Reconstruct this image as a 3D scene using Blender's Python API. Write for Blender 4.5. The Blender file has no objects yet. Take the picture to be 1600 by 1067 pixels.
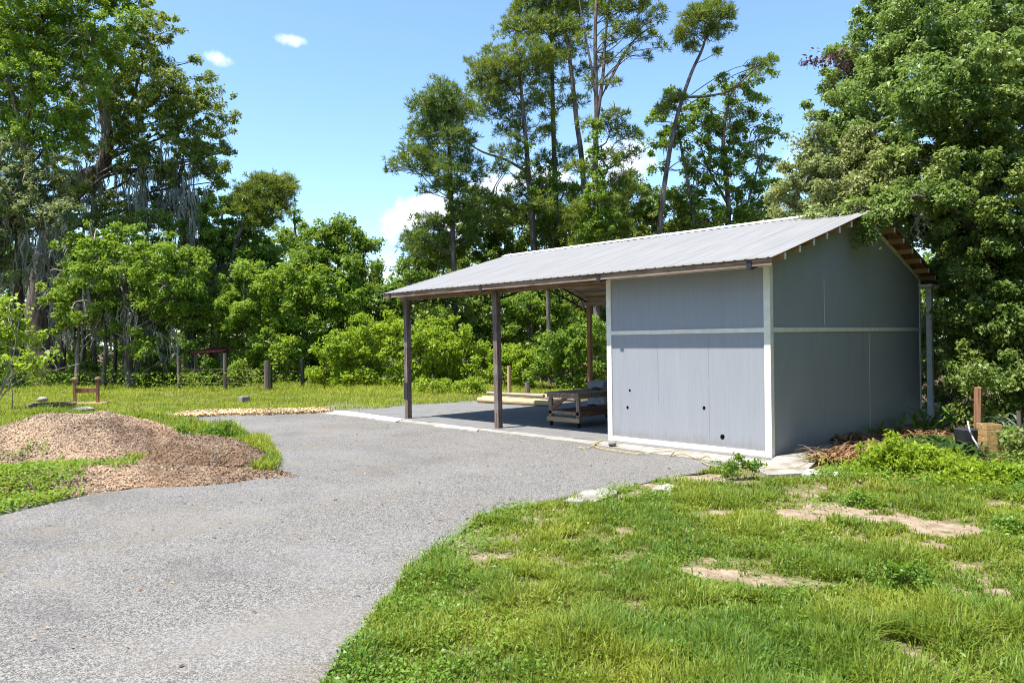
import bpy, math, random
import numpy as np
from mathutils import Vector
scene = bpy.context.scene
COL = scene.collection
rng = np.random.default_rng(11)
random.seed(5)
PI = math.pi

# ------------------------------------------------------------------ camera solved from the shed's edges
FPX = 1185.15
CAM = np.array([7.112, -13.791, 2.382])
RT = np.array([0.6937828, 0.72003833, -0.01449945])
UP = np.array([0.00840407, 0.01203727, 0.99989223])
FW = np.array([-0.72013527, 0.69382988, -0.0023])

def AT(px, py, dep):                       # real position at a distance along a sight line
    return CAM + (FW + RT * (px - 800) / FPX - UP * (py - 533.5) / FPX) * dep

def G(px, py, z=0.0):                      # where a sight line meets the ground
    d = FW * FPX + RT * (px - 800) - UP * (py - 533.5)
    return CAM + d * (z - CAM[2]) / d[2]

def depth_of(P):
    return (np.asarray(P) - CAM) @ FW

def to_px(P):
    q = np.asarray(P) - CAM
    zz = q @ FW
    return 800 + FPX * (q @ RT) / zz, 533.5 - FPX * (q @ UP) / zz

# ------------------------------------------------------------------ tags and object helpers
def tag(o, label=None, cat=None, group=None, kind=None):
    if label: o['label'] = label
    if cat: o['category'] = cat
    if group: o['group'] = group
    if kind: o['kind'] = kind
    return o

def thing(name, loc, label, cat, group=None):
    o = bpy.data.objects.new(name, None)
    o.empty_display_size = 0.2
    COL.objects.link(o)
    o.location = [float(v) for v in loc]
    return tag(o, label, cat, group)

def base_of(parent):
    v = np.zeros(3)
    while parent is not None:
        v = v + np.array(parent.location)
        parent = parent.parent
    return v

def link_mesh(name, me, mat, parent=None, loc=None):
    o = bpy.data.objects.new(name, me)
    COL.objects.link(o)
    if mat is not None: me.materials.append(mat)
    if parent is not None: o.parent = parent
    if loc is not None: o.location = [float(v) for v in loc]
    return o

def quad_mesh(name, V, F, mat, parent=None, tint=None, loc=None, smooth=False):
    """big numpy meshes made of quads, in world coordinates"""
    off = base_of(parent) if parent is not None else (np.zeros(3) if loc is None else np.asarray(loc, float))
    V = np.asarray(V, np.float32) - off.astype(np.float32)
    F = np.asarray(F, np.int32)
    me = bpy.data.meshes.new(name)
    me.vertices.add(len(V)); me.vertices.foreach_set('co', V.ravel())
    me.loops.add(F.size); me.loops.foreach_set('vertex_index', F.ravel())
    me.polygons.add(len(F)); me.polygons.foreach_set('loop_start', np.arange(0, F.size, 4, dtype=np.int32))
    if smooth: me.polygons.foreach_set('use_smooth', np.ones(len(F), bool))
    if tint is not None:
        a = me.attributes.new('tint', 'FLOAT', 'POINT'); a.data.foreach_set('value', np.asarray(tint, np.float32))
    me.update(calc_edges=True)
    return link_mesh(name, me, mat, parent, None if parent is not None else off)

class MB:
    """collects boxes, beams, tubes and prisms in world coordinates and links them as one mesh"""
    def __init__(self): self.V = []; self.F = []
    def add(self, V, F):
        n = len(self.V); self.V += [tuple(map(float, v)) for v in V]; self.F += [tuple(i + n for i in f) for f in F]; return self
    def hexa(self, V):
        return self.add(V, [(0, 3, 2, 1), (4, 5, 6, 7), (0, 1, 5, 4), (1, 2, 6, 5), (2, 3, 7, 6), (3, 0, 4, 7)])
    def box(self, x0, x1, y0, y1, z0, z1):
        return self.hexa([(x0, y0, z0), (x1, y0, z0), (x1, y1, z0), (x0, y1, z0), (x0, y0, z1), (x1, y0, z1), (x1, y1, z1), (x0, y1, z1)])
    def beam(self, p, q, w, h, up=(0, 0, 1)):
        p = np.array(p, float); q = np.array(q, float); d = q - p; d /= np.linalg.norm(d)
        s = np.cross(d, up); s /= np.linalg.norm(s); u = np.cross(s, d)
        c = []
        for e in (p, q):
            for a, b in ((-1, -1), (1, -1), (1, 1), (-1, 1)): c.append(e + s * a * w / 2 + u * b * h / 2)
        return self.hexa(c)
    def tube(self, pts, rad, n=8, cap=True):
        V, F = tube(pts, rad, n)
        k = len(V)
        F = [tuple(f) for f in F]
        if cap: F += [tuple(range(n - 1, -1, -1)), tuple(range(k - n, k))]
        return self.add(V, F)
    def prism(self, poly, z0, z1):
        n = len(poly)
        V = [(p[0], p[1], z0) for p in poly] + [(p[0], p[1], z1) for p in poly]
        F = [tuple(range(n - 1, -1, -1)), tuple(range(n, 2 * n))] + [(i, (i + 1) % n, n + (i + 1) % n, n + i) for i in range(n)]
        return self.add(V, F)
    def build(self, name, mat, parent=None, bevel=0.0, loc=None, smooth=False):
        off = base_of(parent) if parent is not None else (np.zeros(3) if loc is None else np.asarray(loc, float))
        me = bpy.data.meshes.new(name)
        me.from_pydata([tuple(np.array(v) - off) for v in self.V], [], self.F)
        if smooth:
            for p in me.polygons: p.use_smooth = True
        me.update()
        o = link_mesh(name, me, mat, parent, None if parent is not None else off)
        if bevel:
            m = o.modifiers.new('bevel', 'BEVEL'); m.width = bevel; m.segments = 2; m.limit_method = 'ANGLE'
        return o

def tube(pts, rad, n=6):
    pts = np.asarray(pts, float); k = len(pts)
    rad = np.broadcast_to(np.asarray(rad, float), (k,))
    T = np.gradient(pts, axis=0); T /= np.linalg.norm(T, axis=1)[:, None] + 1e-9
    ref = np.array([0.31, 0.95, 0.05]) if abs(T[0] @ np.array([0.31, 0.95, 0.05])) < .85 else np.array([0.9, 0.1, 0.4])
    S = np.cross(T, ref); S /= np.linalg.norm(S, axis=1)[:, None] + 1e-9
    B = np.cross(T, S)
    a = np.linspace(0, 2 * PI, n, endpoint=False)
    V = pts[:, None, :] + rad[:, None, None] * (np.cos(a)[None, :, None] * S[:, None, :] + np.sin(a)[None, :, None] * B[:, None, :])
    F = []
    for i in range(k - 1):
        for j in range(n):
            F.append((i * n + j, i * n + (j + 1) % n, (i + 1) * n + (j + 1) % n, (i + 1) * n + j))
    return V.reshape(-1, 3), np.array(F, int)

def smooth_path(P, n=4):                   # Catmull-Rom through the given points
    P = np.asarray(P, float)
    if len(P) < 3: return P
    Q = np.vstack([2 * P[0] - P[1], P, 2 * P[-1] - P[-2]]); out = []
    for i in range(1, len(Q) - 2):
        for t in np.linspace(0, 1, n, endpoint=False):
            a, b, c, d = Q[i - 1], Q[i], Q[i + 1], Q[i + 2]
            out.append(.5 * ((2 * b) + (-a + c) * t + (2 * a - 5 * b + 4 * c - d) * t ** 2 + (-a + 3 * b - 3 * c + d) * t ** 3))
    out.append(P[-1]); return np.array(out)

# ------------------------------------------------------------------ node helpers
def new_mat(name):
    m = bpy.data.materials.new(name); m.use_nodes = True
    nt = m.node_tree; nt.nodes.clear()
    out = nt.nodes.new('ShaderNodeOutputMaterial')
    return m, nt, out

def N(nt, typ, **kw):
    n = nt.nodes.new(typ)
    for k, v in kw.items():
        if k == 'ins':
            for i, x in v.items():
                if isinstance(x, bpy.types.NodeSocket): nt.links.new(x, n.inputs[i])
                else: n.inputs[i].default_value = x
        else: setattr(n, k, v)
    return n

def C4(c): return (c[0], c[1], c[2], 1.0)

def mixc(nt, fac, a, b, blend='MIX'):
    n = nt.nodes.new('ShaderNodeMix'); n.data_type = 'RGBA'; n.blend_type = blend
    for s, x in ((n.inputs[0], fac), (n.inputs[6], a), (n.inputs[7], b)):
        if isinstance(x, bpy.types.NodeSocket): nt.links.new(x, s)
        else: s.default_value = C4(x) if isinstance(x, (tuple, list)) else x
    return n.outputs[2]

def ramp(nt, x, lo, hi):
    n = N(nt, 'ShaderNodeMapRange', interpolation_type='SMOOTHSTEP', ins={1: lo, 2: hi})
    nt.links.new(x, n.inputs[0]); return n.outputs[0]

def mth(nt, op, a, b=0.0, clamp=False):
    n = nt.nodes.new('ShaderNodeMath'); n.operation = op; n.use_clamp = clamp
    for s, x in ((n.inputs[0], a), (n.inputs[1], b)):
        if isinstance(x, bpy.types.NodeSocket): nt.links.new(x, s)
        else: s.default_value = x
    return n.outputs[0]

def coords(nt, scale=(1, 1, 1), out='Object'):
    tc = nt.nodes.new('ShaderNodeTexCoord'); mp = nt.nodes.new('ShaderNodeMapping')
    nt.links.new(tc.outputs[out], mp.inputs[0]); mp.inputs['Scale'].default_value = scale
    return mp.outputs[0]

def noise(nt, vec, scale, detail=4, rough=.55):
    n = nt.nodes.new('ShaderNodeTexNoise'); n.inputs['Scale'].default_value = scale
    n.inputs['Detail'].default_value = detail; n.inputs['Roughness'].default_value = rough
    nt.links.new(vec, n.inputs['Vector']); return n.outputs[0]

def principled(nt, out, col, rough=.6, spec=.3, metal=0.0, bump=None, bstr=.3, bdist=.01):
    b = nt.nodes.new('ShaderNodeBsdfPrincipled')
    for k, x in (('Base Color', col), ('Roughness', rough), ('Specular IOR Level', spec), ('Metallic', metal)):
        if isinstance(x, bpy.types.NodeSocket): nt.links.new(x, b.inputs[k])
        else: b.inputs[k].default_value = C4(x) if isinstance(x, (tuple, list)) else x
    if bump is not None:
        bm = nt.nodes.new('ShaderNodeBump'); bm.inputs['Strength'].default_value = bstr; bm.inputs['Distance'].default_value = bdist
        nt.links.new(bump, bm.inputs['Height']); nt.links.new(bm.outputs[0], b.inputs['Normal'])
    if out is not None: nt.links.new(b.outputs[0], out.inputs[0])
    return b

def leaf_mat(name, c1, c2, trans=(.25, .35, .05), tf=.3, rough=.5, spec=.25, drift=.55):
    m, nt, out = new_mat(name)
    at = N(nt, 'ShaderNodeAttribute', attribute_name='tint')
    col = mixc(nt, at.outputs['Fac'], c1, c2)
    if drift:
        dn = noise(nt, coords(nt), drift, 3, .6)
        col = mixc(nt, mth(nt, 'MULTIPLY', ramp(nt, dn, .45, .75), .55), col, (c2[0] * 1.35, c2[1] * 1.12, c2[2]))
        col = mixc(nt, mth(nt, 'MULTIPLY', ramp(nt, dn, .5, .25), .5), col, (c1[0], c1[1] * 1.1, c1[2] * 1.8))
    b = principled(nt, None, col, rough, spec)
    tr = nt.nodes.new('ShaderNodeBsdfTranslucent')
    tcol = mixc(nt, .75, col, trans)
    nt.links.new(tcol, tr.inputs[0])
    mx = nt.nodes.new('ShaderNodeMixShader'); mx.inputs[0].default_value = tf
    nt.links.new(b.outputs[0], mx.inputs[1]); nt.links.new(tr.outputs[0], mx.inputs[2]); nt.links.new(mx.outputs[0], out.inputs[0])
    return m

def wood_mat(name, c1, c2, axis='z', scale=9, rough=.8, wear=None):
    m, nt, out = new_mat(name)
    s = {'x': (.06, 1, 1), 'y': (1, .06, 1), 'z': (1, 1, .06)}[axis]
    v = coords(nt, s)
    n1 = noise(nt, v, scale * 3, 5); n2 = noise(nt, coords(nt), 2.2, 3)
    col = mixc(nt, ramp(nt, n1, .3, .7), c1, c2)
    if wear: col = mixc(nt, ramp(nt, n2, .45, .7), col, wear)
    principled(nt, out, col, rough, .2, bump=n1, bstr=.4, bdist=.006)
    return m

def plain_mat(name, c, rough=.6, spec=.3, var=.12, metal=0.0, nscale=6):
    m, nt, out = new_mat(name)
    n = noise(nt, coords(nt), nscale, 5)
    d = tuple(max(0, x * (1 - var * 1.6)) for x in c); e = tuple(min(1, x * (1 + var)) for x in c)
    principled(nt, out, mixc(nt, ramp(nt, n, .3, .7), d, e), rough, spec, metal, bump=n, bstr=.15, bdist=.005)
    return m

M = {}
# leaves (linear base colours)
M['leaf_bright'] = leaf_mat('leaf_bright', (.085, .18, .02), (.215, .325, .036), (.40, .52, .04), .42)
M['leaf_lime'] = leaf_mat('leaf_lime', (.15, .25, .016), (.33, .44, .035), (.48, .60, .04), .42)
M['leaf_mid'] = leaf_mat('leaf_mid', (.085, .17, .02), (.215, .31, .038), (.32, .44, .04), .4)
M['leaf_dark'] = leaf_mat('leaf_dark', (.08, .155, .024), (.205, .29, .048), (.28, .38, .04), .38)
M['leaf_olive'] = leaf_mat('leaf_olive', (.10, .17, .03), (.27, .33, .07), (.36, .42, .05), .4)
M['leaf_sage'] = leaf_mat('leaf_sage', (.12, .165, .06), (.29, .335, .14), (.38, .44, .13), .38)
M['leaf_gloss'] = leaf_mat('leaf_gloss', (.10, .175, .032), (.285, .355, .10), (.30, .42, .06), .38, .45, .35)
M['leaf_sageoak'] = leaf_mat('leaf_sageoak', (.15, .185, .05), (.36, .39, .15), (.36, .42, .1), .36, .42, .4)
M['leaf_purple'] = leaf_mat('leaf_purple', (.06, .035, .045), (.16, .10, .11), (.18, .1, .1), .2)
M['needle'] = leaf_mat('needle', (.065, .125, .02), (.215, .275, .04), (.34, .40, .04), .32, .5, .3)
M['needle_dark'] = leaf_mat('needle_dark', (.055, .11, .02), (.17, .24, .045), (.30, .38, .04), .32, .5, .3)
M['moss'] = leaf_mat('moss', (.24, .25, .19), (.42, .42, .34), (.25, .24, .17), .3, .9, .05)
M['grass'] = leaf_mat('grass', (.066, .145, .014), (.29, .345, .048), (.50, .55, .05), .36, .5, .3)
M['grass_far'] = leaf_mat('grass_far', (.12, .18, .016), (.31, .36, .05), (.5, .55, .05), .34, .55, .2)
M['dry'] = leaf_mat('dry', (.16, .11, .05), (.42, .34, .17), (.4, .3, .12), .2, .8, .1)
M['weed'] = leaf_mat('weed', (.08, .17, .02), (.20, .32, .035), (.3, .45, .03), .34, .45, .35)
M['fern_dead'] = leaf_mat('fern_dead', (.14, .075, .04), (.37, .235, .125), (.4, .18, .05), .25, .8, .1)
M['strap'] = leaf_mat('strap', (.02, .055, .014), (.075, .13, .03), (.16, .28, .03), .25, .35, .45)
M['palm'] = leaf_mat('palm', (.06, .10, .07), (.15, .20, .15), (.2, .28, .15), .2, .5, .3)

def bark(name, c1, c2, sc=7):
    m, nt, out = new_mat(name)
    v = coords(nt, (1, 1, .18)); n = noise(nt, v, sc, 6, .65); n2 = noise(nt, coords(nt), .8, 3)
    col = mixc(nt, ramp(nt, n, .35, .68), c1, c2)
    col = mixc(nt, ramp(nt, n2, .5, .75), col, tuple(x * 1.4 for x in c2))
    principled(nt, out, col, .9, .1, bump=n, bstr=.8, bdist=.05); return m
M['bark'] = bark('bark', (.055, .042, .034), (.19, .155, .125))
M['bark_pine'] = bark('bark_pine', (.06, .047, .042), (.21, .165, .145), 5)
M['bark_pale'] = bark('bark_pale', (.2, .17, .13), (.42, .37, .3), 9)

M['post'] = wood_mat('weathered_post', (.075, .052, .045), (.22, .165, .14), 'z', 8, wear=(.2, .17, .15))
M['post_brown'] = wood_mat('brown_post', (.15, .07, .025), (.34, .18, .07), 'z', 8)
M['fascia'] = wood_mat('fascia_wood', (.13, .08, .05), (.34, .24, .17), 'x', 7, wear=(.26, .19, .15))
M['purlin'] = wood_mat('purlin_wood', (.26, .16, .085), (.46, .31, .18), 'x', 7)
M['bench'] = wood_mat('bench_wood', (.17, .12, .085), (.36, .28, .21), 'z', 9)
M['bench_red'] = wood_mat('bench_redwood', (.13, .055, .03), (.3, .15, .085), 'y', 9)
M['bench_tan'] = wood_mat('bench_tan', (.3, .19, .1), (.48, .33, .19), 'x', 9)
M['pole'] = wood_mat('pole_wood', (.38, .26, .13), (.6, .45, .26), 'x', 7)
M['pole_gray'] = wood_mat('grey_pole', (.22, .17, .12), (.4, .33, .26), 'x', 7)
M['stake'] = wood_mat('stake_wood', (.3, .19, .08), (.5, .36, .18), 'z', 9)
M['frame_wood'] = wood_mat('frame_wood', (.17, .075, .04), (.36, .19, .105), 'z', 8)
M['frame_tan'] = wood_mat('frame_tan', (.36, .22, .12), (.55, .38, .22), 'x', 8)
M['fence_wood'] = wood_mat('fence_wood', (.07, .055, .04), (.2, .16, .12), 'z', 8)
M['crate_wood'] = wood_mat('crate_wood', (.33, .2, .08), (.52, .35, .16), 'x', 8)
M['trim'] = plain_mat('cream_trim', (.80, .75, .645), .55, .3, .06)
M['white'] = plain_mat('white_paint', (.78, .77, .74), .55, .3, .06)
M['black'] = plain_mat('black_steel', (.02, .02, .022), .5, .4)
M['darkhole'] = plain_mat('hole_black', (.004, .004, .004), .9, .05)
M['rubber'] = plain_mat('rubber', (.025, .025, .027), .7, .3)
M['red_roof'] = plain_mat('red_metal', (.16, .03, .02), .6, .3)
M['cord'] = plain_mat('yellow_cord', (.5, .39, .13), .55, .3)
M['hose'] = plain_mat('pale_hose', (.5, .52, .6), .4, .4)
M['cabinet'] = plain_mat('cabinet_grey', (.26, .28, .32), .6, .3)
M['rust'] = plain_mat('rusty_iron', (.2, .135, .10), .85, .2, .4, nscale=14)
M['pot'] = plain_mat('dark_pot', (.03, .03, .034), .6, .3)

def concrete_mat(name, c, dirt=(.3, .25, .18), spk=60):
    m, nt, out = new_mat(name)
    v = coords(nt); n = noise(nt, v, 2.5, 6, .6); n2 = noise(nt, v, spk, 3)
    col = mixc(nt, ramp(nt, n, .42, .72), c, dirt)
    col = mixc(nt, mth(nt, 'MULTIPLY', ramp(nt, n2, .4, .7), .35), col, tuple(x * .55 for x in c))
    principled(nt, out, col, .9, .15, bump=n2, bstr=.3, bdist=.004); return m
M['concrete'] = concrete_mat('concrete', (.33, .31, .28), (.2, .165, .125))
M['concrete_white'] = concrete_mat('concrete_white', (.5, .48, .44), (.32, .28, .22))
M['block'] = concrete_mat('block_concrete', (.27, .25, .22), (.16, .13, .1))
M['slab'] = concrete_mat('slab_concrete', (.19, .186, .18), (.145, .14, .135), 90)

# asphalt: exposed aggregate
m, nt, out = new_mat('asphalt')
v = coords(nt)
vo = N(nt, 'ShaderNodeTexVoronoi', ins={'Scale': 118.0}); nt.links.new(v, vo.inputs['Vector'])
sep = N(nt, 'ShaderNodeSeparateColor'); nt.links.new(vo.outputs['Color'], sep.inputs[0])
vo2 = N(nt, 'ShaderNodeTexVoronoi', ins={'Scale': 55.0}); nt.links.new(v, vo2.inputs['Vector'])
sep2 = N(nt, 'ShaderNodeSeparateColor'); nt.links.new(vo2.outputs['Color'], sep2.inputs[0])
grain = mth(nt, 'ADD', mth(nt, 'MULTIPLY', sep.outputs[0], .6), mth(nt, 'MULTIPLY', sep2.outputs[0], .4))
col = mixc(nt, ramp(nt, grain, .2, .85), (.06, .056, .052), (.28, .264, .24))
big = noise(nt, v, .55, 5, .6); mid = noise(nt, coords(nt, (.6, 1.6, 1)), 1.4, 5, .6)
col = mixc(nt, mth(nt, 'MULTIPLY', ramp(nt, big, .5, .75), .5), col, (.08, .076, .073))
col = mixc(nt, mth(nt, 'MULTIPLY', ramp(nt, mid, .52, .72), .45), col, (.21, .18, .145))
col = mixc(nt, mth(nt, 'MULTIPLY', ramp(nt, noise(nt, coords(nt, (.9, .22, 1)), 1.1, 4, .6), .5, .72), .5), col, (.17, .14, .105))
col = mixc(nt, mth(nt, 'MULTIPLY', ramp(nt, noise(nt, v, .35, 3), .45, .7), .3), col, (.26, .25, .235))
principled(nt, out, col, .85, .2, bump=grain, bstr=.5, bdist=.006)
M['asphalt'] = m

# terrain: sand, thatch, forest litter by zone
m, nt, out = new_mat('terrain')
v = coords(nt)
za = N(nt, 'ShaderNodeAttribute', attribute_name='forest'); zg = N(nt, 'ShaderNodeAttribute', attribute_name='bare')
sand = mixc(nt, ramp(nt, noise(nt, v, 5, 6, .7), .3, .7), (.2, .145, .095), (.36, .275, .20))
thatch = mixc(nt, ramp(nt, noise(nt, v, 22, 5, .7), .3, .7), (.06, .07, .022), (.22, .19, .085))
litter = mixc(nt, ramp(nt, noise(nt, v, 8, 6, .7), .3, .7), (.045, .032, .02), (.16, .11, .07))
edge = mth(nt, 'ADD', zg.outputs['Fac'], mth(nt, 'MULTIPLY', mth(nt, 'SUBTRACT', noise(nt, v, 3.2, 5, .65), .5), 1.3))
col = mixc(nt, ramp(nt, edge, .35, .6), thatch, sand)
col = mixc(nt, za.outputs['Fac'], col, litter)
principled(nt, out, col, .95, .1, bump=noise(nt, v, 14, 6, .7), bstr=.6, bdist=.03)
M['terrain'] = m

# siding: fine vertical flutes
def siding(name, axis):
    m, nt, out = new_mat(name)
    sc = (1, 1, 1)
    w = N(nt, 'ShaderNodeTexWave', wave_type='BANDS', bands_direction=axis, ins={'Scale': 7.0, 'Distortion': .15, 'Detail': 1.0})
    nt.links.new(coords(nt), w.inputs['Vector'])
    n = noise(nt, coords(nt, (1, 1, .05)), 14, 5, .7); n2 = noise(nt, coords(nt, (1, 1, .35)), 1.3, 4)
    col = mixc(nt, ramp(nt, n, .2, .85), (.295, .305, .328), (.325, .335, .357))
    col = mixc(nt, mth(nt, 'MULTIPLY', w.outputs['Fac'], .07), col, (.19, .205, .225))
    col = mixc(nt, mth(nt, 'MULTIPLY', ramp(nt, n2, .5, .8), .22), col, (.39, .397, .408))
    sz = nt.nodes.new('ShaderNodeSeparateXYZ'); nt.links.new(coords(nt), sz.inputs[0])
    sp_ = mth(nt, 'ADD', sz.outputs[2], mth(nt, 'MULTIPLY', noise(nt, coords(nt, (1, 1, .3)), 6, 5, .7), -.55))
    col = mixc(nt, mth(nt, 'MULTIPLY', ramp(nt, sp_, .12, -.22), .5), col, (.22, .19, .15))
    col = mixc(nt, mth(nt, 'MULTIPLY', ramp(nt, noise(nt, coords(nt, (1, 1, .08)), 2.6, 4, .6), .6, .75), .35), col, (.24, .25, .265))
    principled(nt, out, col, .62, .25, bump=w.outputs['Fac'], bstr=.35, bdist=.006); return m
M['siding_x'] = siding('siding_front', 'X'); M['siding_y'] = siding('siding_gable', 'Y')

m, nt, out = new_mat('galvanised_roof')
v = coords(nt, (1, .12, .12)); n = noise(nt, v, 5, 5, .6); n2 = noise(nt, coords(nt), 1.1, 4)
w = N(nt, 'ShaderNodeTexWave', wave_type='BANDS', bands_direction='X', ins={'Scale': .155, 'Distortion': 0.0}); nt.links.new(coords(nt), w.inputs['Vector'])
col = mixc(nt, ramp(nt, n, .3, .7), (.212, .206, .203), (.245, .239, .235))
col = mixc(nt, mth(nt, 'MULTIPLY', ramp(nt, n2, .45, .75), .35), col, (.21, .203, .196))
sx = nt.nodes.new('ShaderNodeSeparateXYZ'); nt.links.new(coords(nt), sx.inputs[0])
fr_ = mth(nt, 'FRACT', mth(nt, 'MULTIPLY', mth(nt, 'ADD', sx.outputs[0], 12.02), 1 / .916))
seam = mth(nt, 'LESS_THAN', fr_, .022)
col = mixc(nt, mth(nt, 'MULTIPLY', seam, .55), col, (.12, .12, .12))
col = mixc(nt, mth(nt, 'MULTIPLY', ramp(nt, noise(nt, coords(nt, (2.2, .25, .25)), 3.1, 5, .65), .58, .78), .4), col, (.22, .20, .18))
principled(nt, out, col, .65, .15, .0)
M['roof'] = m

m, nt, out = new_mat('mulch_soil')
v = coords(nt); n = noise(nt, v, 30, 5, .75); n2 = noise(nt, v, 1.2, 4)
col = mixc(nt, ramp(nt, n, .3, .7), (.09, .05, .03), (.36, .23, .145))
col = mixc(nt, mth(nt, 'MULTIPLY', ramp(nt, n2, .45, .6), .5), col, (.46, .36, .26))
principled(nt, out, col, .95, .1, bump=n, bstr=1, bdist=.03); M['mulch'] = m
M['chip'] = leaf_mat('chip', (.11, .06, .033), (.54, .43, .305), (.3, .2, .1), .03, .85, .1)
m, nt, out = new_mat('gravel')
vo = N(nt, 'ShaderNodeTexVoronoi', ins={'Scale': 16.0}); nt.links.new(coords(nt), vo.inputs['Vector'])
sp = N(nt, 'ShaderNodeSeparateColor'); nt.links.new(vo.outputs['Color'], sp.inputs[0])
principled(nt, out, mixc(nt, sp.outputs[0], (.34, .23, .12), (.74, .60, .38)), .9, .15, bump=vo.outputs['Distance'], bstr=.8, bdist=.03); M['gravel'] = m

# ------------------------------------------------------------------ small 2-D noise and polygon tests for scattering
_H = np.random.default_rng(3).random((256, 256))
def vnoise(x, y, s):
    x = np.asarray(x) * s + 500; y = np.asarray(y) * s + 500
    i = np.floor(x).astype(int); j = np.floor(y).astype(int); u = x - i; w = y - j
    u = u * u * (3 - 2 * u); w = w * w * (3 - 2 * w)
    g = lambda a, b: _H[a % 256, b % 256]
    return (g(i, j) * (1 - u) + g(i + 1, j) * u) * (1 - w) + (g(i, j + 1) * (1 - u) + g(i + 1, j + 1) * u) * w
def fnoise(x, y, s): return .55 * vnoise(x, y, s) + .3 * vnoise(x, y, s * 2.3) + .15 * vnoise(x, y, s * 5.1)

def inside(poly, x, y):
    poly = np.asarray(poly)[:, :2]; r = np.zeros(np.shape(x), bool); j = len(poly) - 1
    for i in range(len(poly)):
        xi, yi = poly[i]; xj, yj = poly[j]
        c = ((yi > y) != (yj > y)) & (x < (xj - xi) * (y - yi) / (yj - yi + 1e-12) + xi)
        r ^= c; j = i
    return r

def gp(*pts): return np.array([G(*p) for p in pts])

# asphalt outline (world points found on the ground), with a ragged edge
ASPH_RIGHT = [(1112, 737), (1060, 744), (965, 764), (880, 782), (775, 800), (735, 822), (690, 855), (650, 885), (622, 922), (590, 955), (556, 1000), (515, 1052), (500, 1085)]
ASPH_LEFT = [(-150, 826), (0, 797), (90, 782), (200, 758), (300, 747), (432, 734), (428, 712), (405, 690), (370, 676), (330, 668), (292, 661), (262, 656)]
ASPH_FAR = [(300, 651), (380, 648), (505, 644.5)]
def ragged(poly, step=.25, amp=.06):
    out = []
    for i in range(len(poly)):
        a = poly[i]; b = poly[(i + 1) % len(poly)]; L = np.linalg.norm(b - a); n = max(1, int(L / step))
        nrm = np.array([-(b - a)[1], (b - a)[0]]) / (L + 1e-9)
        for k in range(n):
            p = a + (b - a) * k / n
            out.append(p + nrm * (fnoise(p[0], p[1], 2.1) - .5) * 2 * amp)
    return np.array(out)
_near = [np.array([3.2, -13.2]), np.array([4.6, -16.5]), np.array([3.5, -30.]), np.array([-14., -30.]), np.array([-13., -16.])]
ASPH = [G(*p)[:2] for p in ASPH_LEFT] + [G(*p)[:2] for p in ASPH_FAR] + [np.array([-16.2, -.4]), np.array([-8., -.4]), np.array([-.4, -.4])] + [G(*p)[:2] for p in ASPH_RIGHT] + _near
ASPH_R = ragged(np.array(ASPH))
PAD = np.array([(-17.2, -.25), (-18.2, 1.3), (-15.4, 5.4), (-13.5, 9.9), (.3, 9.9), (.3, -.25)])

def mound(x, y):
    """mulch heap height: a long main heap and a low lobe at its right end"""
    c1 = np.array([-10.7, -10.2]); h = np.zeros(np.shape(x))
    def lobe(c, ang, rx, ry, H, p=1.6):
        dx = x - c[0]; dy = y - c[1]; ca, sa = math.cos(ang), math.sin(ang)
        u = (dx * ca + dy * sa) / rx; v = (-dx * sa + dy * ca) / ry
        q = np.sqrt(u * u + v * v) + (fnoise(x, y, .9) - .5) * .35
        return H * np.clip(1 - q ** p, 0, None) ** .85
    ca = math.atan2(RT[1], RT[0])
    h = np.maximum(lobe(MC1, ca, 2.75, 2.5, .80), lobe(MC2, ca + .1, 1.36, 1.05, .56))
    h = np.maximum(h, lobe(MC3, ca, 3.0, 2.1, .62))
    h = np.maximum(h, lobe(MC4, ca + .12, 3.0, .85, .26)); h = np.maximum(h, lobe(MC5, ca + .2, 2.6, .95, .28))
    return h * (1 + .25 * (fnoise(x, y, 1.7) - .5)) + np.where(h > .02, .06 * (fnoise(x, y, 4.) - .5), 0)
MC1 = G(112, 702)[:2]; MC2 = G(312, 724)[:2]; MC3 = G(-60, 715)[:2]; MC4 = G(190, 752)[:2]; MC5 = G(30, 765)[:2]

BARE = [(924, 780, .75, .55), (1042, 764, .4, .3), (1300, 795, 1.0, .55), (1400, 815, 1.0, .5), (1500, 830, .7, .45), (1170, 900, .7, .3), (960, 835, .45, .45), (1085, 800, .5, .3), (1000, 775, .5, .3), (1230, 905, .3, .25), (1330, 840, .5, .25),
        (660, 865, .25, .3), (1380, 1010, .3, .15), (820, 915, .2, .2), (60, 612, 3.5, 1.5), (200, 616, 4, 1.2), (20, 637, 2.5, 1.0), (330, 615, 3, 1.0), (1560, 790, .5, .3), (1440, 850, .4, .2), (1120, 745, .9, .5), (1000, 715, 1.5, .5)]
BAREW = [(G(a, b)[0], G(a, b)[1], rx * .85, ry * .85) for a, b, rx, ry in BARE]
_ra = math.atan2(RT[1], RT[0])
def bareness(x, y):
    b = np.zeros(np.shape(x))
    for cx, cy, rx, ry in BAREW:
        dx = x - cx + (fnoise(x, y, 2.4) - .5) * 2.8 * rx; dy = y - cy + (fnoise(x + 50, y, 2.4) - .5) * 3.6 * ry
        u = (dx * math.cos(_ra) + dy * math.sin(_ra)) / rx; w = (-dx * math.sin(_ra) + dy * math.cos(_ra)) / ry
        b = np.maximum(b, np.clip(1.25 - np.sqrt(u * u + w * w), 0, 1))
    return np.clip(b + .55 * np.clip(fnoise(x, y, 1.1) - .52, 0, 1) * 3.2, 0, 1)

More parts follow.
